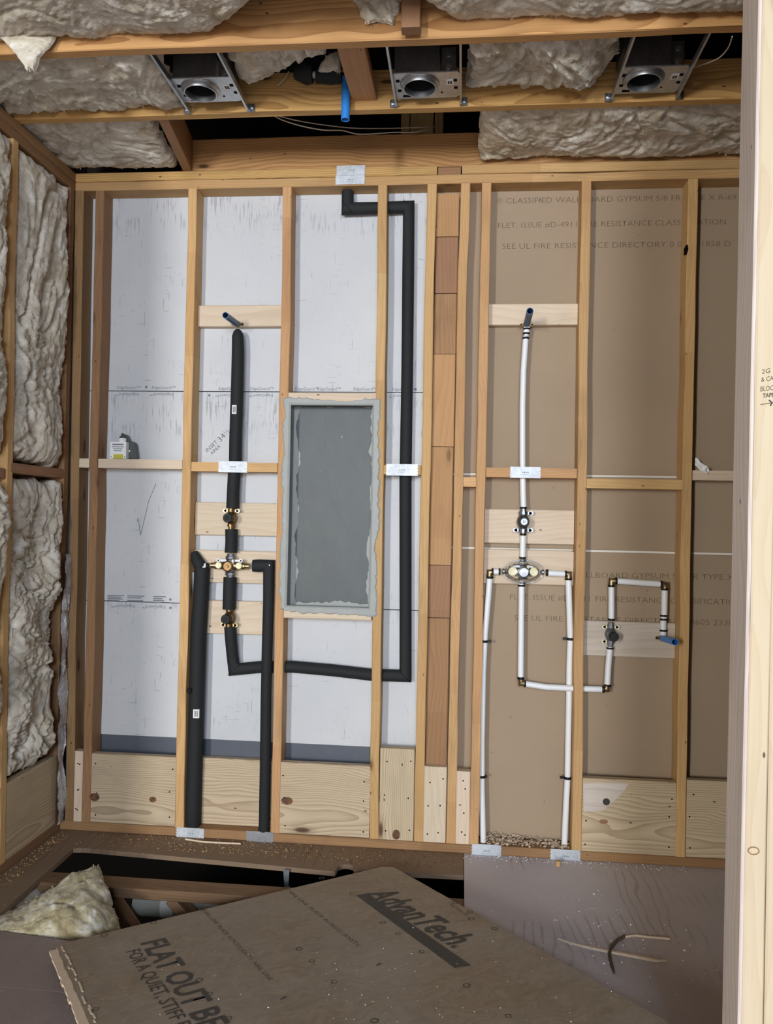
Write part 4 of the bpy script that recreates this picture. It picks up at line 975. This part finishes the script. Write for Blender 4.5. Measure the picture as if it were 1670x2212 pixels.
def batt(label, C, nrm, bulge, amp, seed, edge=.016, res=.0065, name='insulation_batt', m=None, prof=.45, cat='insulation', group=GI, back=.03, stretch=(1, 1, 1), wisp=.32):
    """C: function (s,t) in 0..1 -> point; nrm: direction of the bulge"""
    nrm = Vector(nrm).normalized()
    Lu = (C(1, .5) - C(0, .5)).length; Lv = (C(.5, 1) - C(.5, 0)).length
    nu, nv = max(8, int(Lu / res)), max(8, int(Lv / res)); vs, fs = [], []
    cen = C(.5, .5)
    for j in range(nv + 1):
        for i in range(nu + 1):
            s, t = i / nu, j / nv; p = C(s, t)
            ed = min(s * Lu, (1 - s) * Lu, t * Lv, (1 - t) * Lv); k = min(1, ed / .06); k = k ** prof if k > 0 else 0
            ps = Vector((p.x * stretch[0], p.y * stretch[1], p.z * stretch[2]))
            f = fold(ps, seed)
            # ragged rim
            dirc = (p - cen); dirc -= nrm * dirc.dot(nrm)
            if dirc.length > 0: dirc.normalize()
            rg = (noise.noise(p * 16 + Vector((seed, 0, 0))) * 1.1 + noise.noise(p * 55 + Vector((seed, 3, 0))) * .7) * edge * max(0, 1 - ed / .05)
            vs.append(p + nrm * (bulge * k + f * amp * (.25 + .75 * k)) + dirc * rg)
    n1 = len(vs)
    for j in range(nv):
        for i in range(nu):
            a = j * (nu + 1) + i; fs.append((a, a + 1, a + nu + 2, a + nu + 1))
    # torn wisps round the rim
    rw = random.Random(int(seed * 10)); nv0 = nu + 1; sid = [(i, 0) for i in range(nu + 1)] + [(i, nv) for i in range(nu + 1)] + [(0, j) for j in range(nv + 1)] + [(nu, j) for j in range(nv + 1)]
    wv_, wf_ = [], []
    for (i, j) in sid:
        if rw.random() > wisp: continue
        p = vs[j * nv0 + i]; d = (p - cen); d -= nrm * d.dot(nrm); d.normalize()
        for _ in range(rw.choice((1, 1, 2))):
            L_ = rw.uniform(.005, .013); t_ = d.cross(nrm) * rw.uniform(.002, .006); dd = (d + nrm * rw.uniform(-.5, .5) + d.cross(nrm) * rw.uniform(-.8, .8)).normalized()
            b0 = p - d * .008 + nrm * rw.uniform(0, .010)
            k = len(wv_); wv_ += [b0 - t_, b0 + t_, b0 + dd * L_ * .6 + t_ * .6 + nrm * .002, b0 + dd * L_ * .6 - t_ * .6 + nrm * .002, b0 + dd * L_ * 1.2 + Vector((0, 0, -.003))]
            wf_ += [(k, k + 1, k + 2, k + 3), (k + 3, k + 2, k + 4)]
    # back sheet closes the batt
    rim = [i for i in range(nu + 1)] + [(j) * (nu + 1) + nu for j in range(1, nv + 1)] + [nv * (nu + 1) + i for i in range(nu - 1, -1, -1)] + [j * (nu + 1) for j in range(nv - 1, 0, -1)]
    for r_ in rim: vs.append(vs[r_] - nrm * back)
    m_ = len(rim)
    for k in range(m_):
        l = (k + 1) % m_; fs.append((rim[k], n1 + k, n1 + l, rim[l]))
    fs.append(tuple(n1 + k for k in range(m_)))
    b9 = len(vs); vs += wv_; fs += [tuple(b9 + q for q in f) for f in wf_]
    o = MB().add(vs, fs).build(name, m or M_INS, smooth=True, angle=180)
    return tag(o, label, cat, group)
def quad(a, b, c, d):
    """a--b along s at t=0, d--c at t=1"""
    a, b, c, d = map(Vector, (a, b, c, d))
    return lambda s, t: (a * (1 - s) + b * s) * (1 - t) + (d * (1 - s) + c * s) * t
D_ = (0, 0, -1)
z = 2.803
a1, a2 = at(395, 86, 'Z', 2.785), at(640, 14, 'Z', 2.785)
batt('large pale batt over the upper joist at the corner side of the ceiling', quad((-.75, -.893, z), (a1.x + .10, -.893, z), (a2.x + .12, -1.26, z), (-.75, -1.26, z)), D_, .026, .030, 1.2, prof=.3)
t0 = at(65, 150, 'Y', -.93); tl, tr = at(-60, 20, 'Y', -.90), at(128, 62, 'Y', -.93)
batt('loose pointed flap of insulation drooping past the joist', quad((tl.x, -.93, tl.z + .02), (tr.x, -.915, tr.z + .03), (t0.x + .008, -.925, t0.z), (t0.x - .008, -.93, t0.z)), (.1, -1, -.3), .016, .030, 4.4, edge=.008, res=.005, back=.012, wisp=.12)
batt('puffy batt between two joists beside the corner light housing', quad((-.60, -.850, z), (.160, -.850, z), (.150, -.462, z + .006), (-.60, -.462, z - .012)), D_, .030, .050, 7.7, prof=.35, edge=.02)
batt('smooth batt tucked between the lower joist and the wall at the corner', quad((-.60, -.414, z + .01), (-.012, -.414, z + .01), (-.05, -.01, z - .008), (-.60, -.01, z - .008)), D_, .024, .026, 9.1, prof=.35)
batt('torn batt hanging between the corner light housing and the drop pipe', quad((.400, -.850, z + .02), (.725, -.850, z + .02), (.700, -.700, z + .060), (.395, -.53, z + .055)), D_, .040, .055, 12.3, edge=.034, prof=.4)
c0, c1 = PY(690, 150, -.52), PY(738, 112, -.56)
batt('white wad of insulation stuffed above the black foam pipe', quad(c0 + Vector((0, 0, -.006)), PY(738, 158, -.55), PY(735, 108, -.55), PY(705, 125, -.55)), (0, -.9, -.4), .022, .035, 14.2, edge=.010, res=.004, back=.02)
batt('small curled tuft of insulation on the upper joist face', quad(PY(752, -22, -.905), PY(874, -22, -.905), PY(846, 48, -.905), PY(792, 50, -.905)), (0, -1, -.2), .022, .060, 17.9, edge=.012, res=.004, back=.012)
a3, a4 = at(915, 14, 'Z', 2.79), at(1000, 70, 'Z', 2.785)
batt('long pale batt above the upper joist at the door side of the ceiling', quad((a4.x - .01, -.893, z), (3.0, -.893, z - .004), (3.0, -1.26, z), (a3.x - .25, -1.26, z)), D_, .026, .028, 21.5, prof=.3)
batt('bulging batt between the middle light housing and the door-side one', quad((1.165, -.850, z + .01), (1.628, -.850, z + .015), (1.590, -.492, z + .030), (1.160, -.490, z + .030)), D_, .052, .060, 25.1, edge=.034, prof=.40)
batt('long batt lying above the wall plate at the door side of the ceiling', quad((PY(1037, 300, -.2).x, -.412, z + .006), (3.0, -.412, z + .004), (3.0, -.005, z - .004), (PY(1037, 340, -.02).x, -.005, z - .004)), D_, .028, .030, 28.8, prof=.3)
R_ = (1, 0, 0); xi = XL - .030
zt_, zm_ = 2.690, 1.535
batt('tall side-wall batt in the upper bay next to the corner', quad((xi, -.425, zm_), (xi, -.048, zm_ - .01), (xi, -.045, zt_), (xi, -.425, zt_)), R_, .048, .050, 31.0, edge=.022, back=.04, stretch=(1, 1, .62))
batt('tall side-wall batt in the upper bay farther from the corner', quad((xi, -.845, zm_), (xi, -.475, zm_), (xi, -.475, zt_), (xi, -.845, zt_)), R_, .052, .045, 35.0, edge=.018, back=.04, stretch=(1, 1, .62))
batt('crumpled side-wall batt in the lower bay next to the corner', quad((xi, -.405, .345), (xi, -.105, .35), (xi, -.058, 1.462), (xi, -.418, 1.462)), R_, .052, .075, 39.0, edge=.026, back=.04, stretch=(1, 1, .8))
batt('side-wall batt in the lower bay farther from the corner', quad((xi, -.835, .35), (xi, -.455, .35), (xi, -.468, 1.44), (xi, -.845, 1.44)), R_, .050, .060, 43.0, edge=.02, back=.04, stretch=(1, 1, .8))
batt('outermost tall side-wall batt in the upper row', quad((xi, -1.25, zm_), (xi, -.88, zm_), (xi, -.88, zt_), (xi, -1.25, zt_)), R_, .045, .045, 51.0, back=.04, res=.014)
batt('outermost side-wall batt in the lower row', quad((xi, -1.25, .35), (xi, -.88, .35), (xi, -.88, 1.44), (xi, -1.25, 1.44)), R_, .045, .045, 55.0, back=.04, res=.014)

# ================================================================== floor
fl = empty('floor', (1, -1, 0), kind='structure', label='dusty subfloor with an opening down to the floor trusses')
def slab(name, outline, mat_, z1=0.0, th=.018, label=None):
    return prism(name, [(p[0] , p[1]) for p in outline], (0, 0, z1 - th), (1, 0, 0), (0, 1, 0), th, mat_, fl, label)
hc, hr = (.752, -.197), .034
notch = [(hc[0] + hr * math.cos(math.radians(a)), hc[1] + hr * math.sin(math.radians(a))) for a in range(200, -21, -22)]
slab('subfloor_panel', [(-.60, .112), (-.60, -.793), (-.330, -.790), (-.345, -.17), (-.30, -.163), (.40, -.208), (.716, -.232)] + notch + [(.80, -.206), (1.199, -.195), (1.199, .112)], M_SUBB)
slab('subfloor_panel', [(1.2012, .112), (1.2012, -2.6), (4.2, -2.6), (4.2, .112)], M_SUB)
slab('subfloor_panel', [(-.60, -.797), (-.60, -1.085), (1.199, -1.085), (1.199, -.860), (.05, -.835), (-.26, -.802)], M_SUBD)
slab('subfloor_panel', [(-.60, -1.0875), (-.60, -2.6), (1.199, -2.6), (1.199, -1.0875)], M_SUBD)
slab('room_floor', [(-3.1, -2.602), (-3.1, -13), (4.2, -13), (4.2, -2.602)], M_SUB)
# floor trusses under the opening
for k, y in enumerate((-.385, -.995)):
    tr = 'truss_chord'
    board(tr, (-.62, y, -.0375), (2.6, y, -.0375), (0, 1, 0), DEP, ST, M_FLOORW, fl)
    board(tr, (-.62, y, -.39), (2.6, y, -.39), (0, 1, 0), DEP, ST, M_FLOORW, fl)
    for (xa_, xb2) in ((-.10, .14), (.14, .46), (.78, .46), (.78, 1.1), (1.42, 1.1)) if k == 0 else ((-.1, .3), (.7, .3)):
        board('truss_web', (xa_, y, -.06), (xb2, y, -.37), (0, 1, 0), .06, .036, M_FLOORW, fl)
    MB().box((-.085, y - .0455, -.075), (.022, .0008, .045)).build('gusset_plate', M_GALVD, fl)
pv = tag(MB().tube([(-.05, -.235, -.155), (.10, -.235, -.155), (.38, -.235, -.16), (.9, -.235, -.165)], .055, 24).build('drain_pipe', plain('dusty_white_drain_plastic', srgb(176, 172, 160), .5), smooth=True), 'dusty white drain pipe running under the floor trusses', 'pipe')
MB().lathe([(.0585, 0), (.0585, .05)], (.06, -.235, -.155), (1, 0, 0), 24).build('pipe_coupling', M_CORE, pv, smooth=True)
pa, pb = PY(612, 1876, -.235), PY(627, 1913, -.30)
tag(prism('hanging_strap', [(0, 0), (.024, 0), (.022, -.06), (.030, -.062), (.020, -.20), (.004, -.20), (.006, -.06)], (pa.x, -.236, -.002), (1, 0, 0), (0, 0, 1), .0015, M_GALV), 'thin metal strap hanging in the dark floor opening', 'strap')
# insulation lying in the opening
def curve_at(P, t):
    t = min(max(t, 0), 1) * (len(P) - 1); i = min(int(t), len(P) - 2); f = t - i
    return P[i] * (1 - f) + P[i + 1] * f
near = [at(-30, 2030, 'Z', -.030), at(60, 2040, 'Z', -.035), at(130, 2046, 'Z', -.035), at(200, 2040, 'Z', -.04), at(256, 2010, 'Z', -.05)]
midl = [at(-20, 2003, 'Z', .010), at(60, 1985, 'Z', .035), at(120, 1965, 'Z', .060), at(190, 1950, 'Z', .050), at(250, 1962, 'Z', .010)]
far = [at(-25, 1992, 'Z', -.03), at(60, 1948, 'Z', -.01), at(118, 1918, 'Z', .02), at(160, 1886, 'Z', .055), at(212, 1874, 'Z', .060)]
def cq(s, t):
    a, b, c = curve_at(near, s), curve_at(midl, s), curve_at(far, s)
    return a * ((1 - t) ** 2) + (b * 1.0) * (2 * t * (1 - t)) + c * t * t
batt('big yellowish chunk of insulation heaped in the floor opening', cq, (0, -.5, 1), .016, .026, 61.0, edge=.016, res=.006, m=M_INSY, back=.06, cat='insulation', group=None)
batt('small pale insulation roll behind the yellowish chunk in the floor opening', quad(at(-20, 1980, 'Z', -.05), at(84, 1926, 'Z', -.05), at(100, 1900, 'Z', -.045), at(66, 1890, 'Z', -.05)), (-.2, -.2, 1), .020, .012, 66.0, edge=.006, res=.006, back=.05)

# ================================================================== loose strand panel
e1 = (at(840, 1866, 'Z', .03) - at(119, 2041, 'Z', .03)).normalized()
Lc = at(119, 2041, 'Z', .034); Wp = (at(838, 1866, 'Z', .028) - Lc).length
e2 = Vector((-e1.y, e1.x, 0)); e2h = (e2 - Vector((0, 0, .085))).normalized()     # away from camera, slightly down
x_ = (e1 - Vector((0, 0, .004))).normalized()
MP = frame(x_, e2h, Lc); nP = MP.col[2].to_3d()
panel = empty('loose_floor_panel', Lc, 'loose wood strand floor panel lying askew over the opening, printed with large letters', 'panel')
def onP(u, v):
    d = RC @ Vector(((u - 835) / FPX, 1.0, -(v - 1106) / FPX)); return OC + d * ((Lc - OC).dot(nP) / d.dot(nP))
# ragged-edged slab, 18 mm thick
def panel_mesh():
    pts = []; LW, LH = Wp, 1.60
    def side(a, b, n, amp, sd):
        for i in range(n):
            t = i / n; x = a[0] + (b[0] - a[0]) * t; y = a[1] + (b[1] - a[1]) * t
            d = noise.noise((x * 30, y * 30, sd)) * amp; nx, ny = (b[1] - a[1]), -(b[0] - a[0]); l = math.hypot(nx, ny)
            pts.append((x + nx / l * d, y + ny / l * d))
    side((0, -LH), (LW, -LH), 4, 0, 1); side((LW, -LH), (LW, -.03), 40, .0015, 2); side((LW, -.03), (LW - .03, 0), 2, 0, 2)
    side((LW - .03, 0), (0.02, 0), 40, .0012, 3); side((.02, 0), (0, -.02), 2, 0, 3); side((0, -.02), (0, -LH), 60, .005, 4)
    o = prism('panel_slab', [(p[0], p[1]) for p in pts], Lc - nP * .018, x_, e2h, .018, M_OSB, panel)
    return o
slabo = panel_mesh()
mb = MB()
for i in range(60):
    y = -.03 - i * .0262; w_ = .008 + .006 * noise.noise((i * .8, 2, 2)); c = Lc + x_ * (-.004 - .5 * abs(w_)) + e2h * y - nP * .010
    mb.box(c, (.007 + abs(w_) * .5, .013, .0035 + .001 * noise.noise((i, 0, 0))), R=MP.to_3x3())
mb.build('tongue_edge', M_PALE, panel, kind='stuff', label='splintered pale tongue edge')
mb = MB()
for i in range(34):
    y = -.03 - i * .028 + random.uniform(-.01, .01); c = Lc + x_ * (.012 + random.uniform(-.004, .006)) + e2h * y + nP * .0006
    mb.box(c, (.002, random.uniform(.006, .018), .0009), R=MP.to_3x3())
mb.build('edge_splinters', M_PALE, panel, kind='stuff')
def ptext(body, p0, p1, h, m=M_INKP, shear=0.0, off=0.0, frac=1.0, name='printed_lettering'):
    a, b = onP(*p0), onP(*p1); d = (b - a); up = nP.cross(d.normalized())
    return text(body, a, d, up, d.length * frac, h, m, panel, shear=shear, off=off, lift=.0009, name=name)
ptext('AdvanTech.', (790, 1931), (983, 2050), .098, off=.03, shear=.30)
ba, bb = onP(780, 1932), onP(994, 2088); dd = (bb - ba).normalized(); uu = nP.cross(dd)
prism('printed_stripe', [(0, 0), ((bb - ba).length, 0), ((bb - ba).length + .012, .046), (.010, .040)], ba - uu * .018 + nP * .0003, dd, uu, .0008, M_INKP, panel)
ptext('FLAT OUT BEST', (303, 2037), (404, 2184), .072, off=.028, shear=.05, frac=1.46)
ptext('FOR A QUIET, STIFF FLOOR', (271, 2056), (367, 2204), .040, off=.006, frac=1.42)
ptext('NAIL LINE  PLACE ACROSS JOISTS  NAIL LINE', (437, 1968), (580, 2118), .014, M_INKQ, off=-.02)
ptext('NAIL LINE  PLACE ACROSS JOISTS', (620, 1925), (770, 2044), .014, M_INKQ, off=-.02)
ptext('THIS SIDE UP', (966, 1952), (1006, 1978), .012, M_INKQ, off=-.02)
def mark(u, v, sq):
    c = onP(u, v) + nP * .0005; mb = MB(); seg = 4 if sq else 18
    r0_, r1_ = .0075, .0105; vs = []; fs = []
    for k in range(seg):
        a = 2 * math.pi * k / seg + .3
        for r_ in (r0_, r1_): vs.append(c + (x_ * math.cos(a) + e2h * math.sin(a)) * r_)
    for k in range(seg): l = (k + 1) % seg; fs.append((2 * k, 2 * k + 1, 2 * l + 1, 2 * l))
    mb.add(vs, fs).build('printed_mark', M_INKP, panel)
for u, v in ((225, 2021), (332, 1993), (437, 1964), (527, 1941), (619, 1918), (695, 1897), (778, 1877), (646, 2050), (430, 2117), (983, 1950), (1015, 1970), (1068, 2006), (827, 1993), (1008, 2129), (809, 2205), (1018, 1985)): mark(u, v, False)
for u, v in ((453, 2147), (494, 2200), (674, 2076), (721, 2121), (860, 2017), (911, 2056), (1098, 2195), (207, 2180)): mark(u, v, True)
for (u, v, du, dv) in ((818, 2084, 10, -4), (612, 2157, 12, -5), (757, 1931, 4, 0)):
    MB().tube([onP(u - du / 2, v - dv / 2) + nP * .0004, onP(u + du / 2, v + dv / 2) + nP * .0004], .0022, 6).build('scuff', M_INK, panel)
# scrap block holding the near edge up (just below the frame)
sc = Lc + x_ * .62 - e2h * 1.5
tag(board('scrap_block', (sc.x - .2, sc.y, .5 * (sc.z - .02)), (sc.x + .2, sc.y, .5 * (sc.z - .02)), (0, 1, 0), .089, sc.z - .024, M_PALE, None), 'scrap block propping the near edge of the loose panel', 'wood block')

# ================================================================== floor debris
def chips(name, label, n, place, s, m, cat='debris'):
    mb = MB()
    for i in range(n):
        p = place(); a = random.uniform(0, 6.3); L_ = s * random.uniform(.5, 1.6); w_ = L_ * random.uniform(.2, .6); tz = random.uniform(-.5, .5)
        d = Vector((math.cos(a), math.sin(a), 0)); q_ = Vector((-math.sin(a), math.cos(a), tz)); k = random.uniform(.0, .5) * L_
        vs = [p + d * -L_ - q_ * w_ + Vector((0, 0, .0008)), p + d * -L_ + q_ * w_ + Vector((0, 0, .001)), p - q_ * w_ + Vector((0, 0, k + .001)), p + q_ * w_ + Vector((0, 0, k + .0015)), p + d * L_ - q_ * w_ + Vector((0, 0, .001)), p + d * L_ + q_ * w_ + Vector((0, 0, .0008))]
        mb.add(vs, [(0, 2, 3, 1), (2, 4, 5, 3)])
    return tag(mb.build(name, m, kind='stuff'), label, cat)
x8a, x8b = sx(7, .04) + .06, sx(8, .04) - .012
chips('wood_shavings', 'heap of pale wood shavings on the floor plate between the white pipe legs', 520, lambda: (lambda x: Vector((x, random.uniform(.006, .085), .038 + random.uniform(0, .030) * (1 - .5 * (x - x8a) / (x8b - x8a)) * random.random() ** .5)))(random.uniform(x8a, x8b)), .006, M_PALE)
chips('sawdust', 'tan sawdust scattered on the floor in front of the black pipe legs', 700, lambda: Vector((random.gauss(.22, .26), random.uniform(-.14, -.006), .0004)), .0028, M_STUD)
chips('sawdust', 'sawdust and chips along the floor plate near the stack of blocks', 450, lambda: Vector((random.uniform(.55, 1.19), random.uniform(-.15, -.004), .0004)), .0032, M_DARK)
chips('plaster_crumbs', 'pale crumbs along the floor plate by the white pipes', 300, lambda: Vector((random.uniform(1.2, 2.1), -.003 - abs(random.gauss(0, .025)), .0004)), .0030, M_WHITE)
chips('plaster_crumbs', 'white crumbs scattered over the bare grey floor', 130, lambda: Vector((random.gauss(1.62, .16), random.gauss(-.62, .2), .0004)), .0034, M_WHITE)
chips('sawdust', 'sawdust along the side wall floor plate', 240, lambda: Vector((random.uniform(-.48, -.42), random.uniform(-.6, -.02), .0004)), .003, M_STUD)
chips('panel_dust', 'pale specks of dust on the loose printed panel', 160, lambda: onP(random.uniform(700, 1350), random.uniform(1960, 2210)) + nP * .0002 if random.random() < .6 else onP(random.uniform(300, 1000), random.uniform(2040, 2210)) + nP * .0002, .0016, M_WHITE)
fz = PY(703, 1652, .02).z
chips('plaster_crumbs', 'pale crumbs along the top edge of the board below the niche', 170, lambda: Vector((random.uniform(sx(3, .3) + ST + .01, sx(4, .3) - .01), random.uniform(.002, .036), fz + random.uniform(0, .006))), .004, M_PALE)
# wood sliver and bent bark strip
def strip(name, pts, ws, m, label, cat, h=.004):
    P = [at(u, v, 'Z', .0045) for u, v in pts]; mb = MB(); vs, fs = [], []; n = len(P)
    for i, p in enumerate(P):
        d = (P[min(i + 1, n - 1)] - P[max(i - 1, 0)]).normalized(); q_ = Vector((-d.y, d.x, 0)) * ws[i] * .5
        vs += [p - q_ - Vector((0, 0, .004)), p + q_ - Vector((0, 0, .004)), p + q_ * .7 + Vector((0, 0, h * .5)), p - q_ * .7 + Vector((0, 0, h * .5))]
    for i in range(n - 1):
        for k in range(4): l = (k + 1) % 4; fs.append((i * 4 + k, i * 4 + l, i * 4 + 4 + l, i * 4 + 4 + k))
    fs += [(3, 2, 1, 0), tuple((n - 1) * 4 + k for k in range(4))]
    return tag(mb.add(vs, fs).build(name, m), label, cat)
strip('wood_sliver', [(1205, 2027), (1235, 2037), (1270, 2045), (1320, 2055), (1370, 2064), (1405, 2071), (1420, 2074), (1441, 2074)], [.001, .004, .012, .013, .015, .016, .010, .003], M_PALE, 'long pale wood sliver lying on the bare grey floor', 'wood sliver')
strip('bark_strip', [(1327, 2101), (1321, 2082), (1317, 2062), (1320, 2046), (1333, 2032), (1350, 2023)], [.006, .010, .010, .008, .007, .004], M_BARK, 'dark curved bark strip crossing the wood sliver', 'bark strip', h=.012)
strip('thin_stick', [(1350, 2023), (1372, 2020), (1410, 2024), (1447, 2027)], [.003, .004, .005, .005], M_PALE, 'short thin pale stick beyond the wood sliver', 'stick')
tag(strip('wood_chip', [(400, 1812), (440, 1818), (520, 1822)], [.003, .004, .003], M_PALE, 'thin curled splinter on the floor by the corner plate', 'wood sliver'), None)
tag(MB().lathe([(.010, 0), (.010, .018), (.008, .019)], at(1206, 1870, 'Z', .0), (0, 0, 1), 14).build('wood_plug', M_STUD, smooth=True), 'small round wood plug standing before a steel plate by the wall', 'wood plug')

# ================================================================== door-side framing in front
wf = empty('wall_front', (1.74, -1.63, 0), kind='structure', label='pale door post studs close to the camera')
yc = -1.6255
xA, xB = at(1644, 500, 'Y', -1.67).x, at(1602, 2190, 'Y', -1.67).x
def pst(xoff, m, m2=None, lab=None):
    return board('stud', (xB + xoff + .019, yc, 0), (xA + xoff + .019, yc, 2.9), (1, 0, 0), ST, DEP, m, wf, wav=.0012, label=lab)
p1 = pst(0, M_POST)
# the face towards the wall opening is weathered grey: a thin second board
board('weathered_face', (xB - .0042, yc, 0), (xA - .0042, yc, 2.9), (0, 1, 0), DEP, .008, M_POSTG, wf, wav=.0008, label='weathered grey side of the door post')
pst(.0392, M_POST)
for X in (2.15, 2.56, 2.97, 3.38): board('stud', (X, yc, 0), (X, yc, 2.9), (1, 0, 0), ST, DEP, M_STUD, wf)
box_obj('drywall_panel', (1.790, -1.578, 0), (4.2, -1.565, 2.77), M_DRY, wf)  # unseen solid panel, added to keep light off the right-hand wall bay
def ftext(b, u0, v0, u1, v1, h, off=-.01):
    a, c = at(u0, v0, 'Y', -1.6708), at(u1, v1, 'Y', -1.6708)
    text(b, a, c - a, (0, 0, 1), (c - a).length, h, M_INK, wf, shear=.15, off=off, name='handwriting')
ftext('2G 3', 1645, 808, 1676, 803, .0085); ftext('& CAN', 1644, 825, 1680, 820, .0085); ftext('BLOCK', 1642, 846, 1678, 842, .0095); ftext('TAPE', 1647, 859, 1672, 857, .0075, .02)
MB().tube([at(1643, 874, 'Y', -1.671), at(1668, 870, 'Y', -1.671)], .0007, 6).build('arrow_shaft', M_INK, wf)
MB().tube([at(1661, 864, 'Y', -1.671), at(1668, 870, 'Y', -1.671), at(1664, 877, 'Y', -1.671)], .0012, 6).build('arrow_head', M_INK, wf)
for (u, v, s) in ((1628, 1838, 1.0),):
    c = at(u, v, 'Y', -1.6706); MB().tube([c + Vector((math.cos(a) * .0098, 0, math.sin(a) * .0068)) for a in [k * math.pi / 10 for k in range(21)]], .0011, 6).build('knot_ring', M_RED, wf)

# ------------------------------------------------------------------ fit the lettering to its measured widths
bpy.context.view_layer.update()
for o, M, w in FIT:
    d = o.dimensions.x
    if d > 0: o.matrix_basis = M @ Matrix.Diagonal((w / d, 1, 1, 1))
print('objects', len(bpy.data.objects))
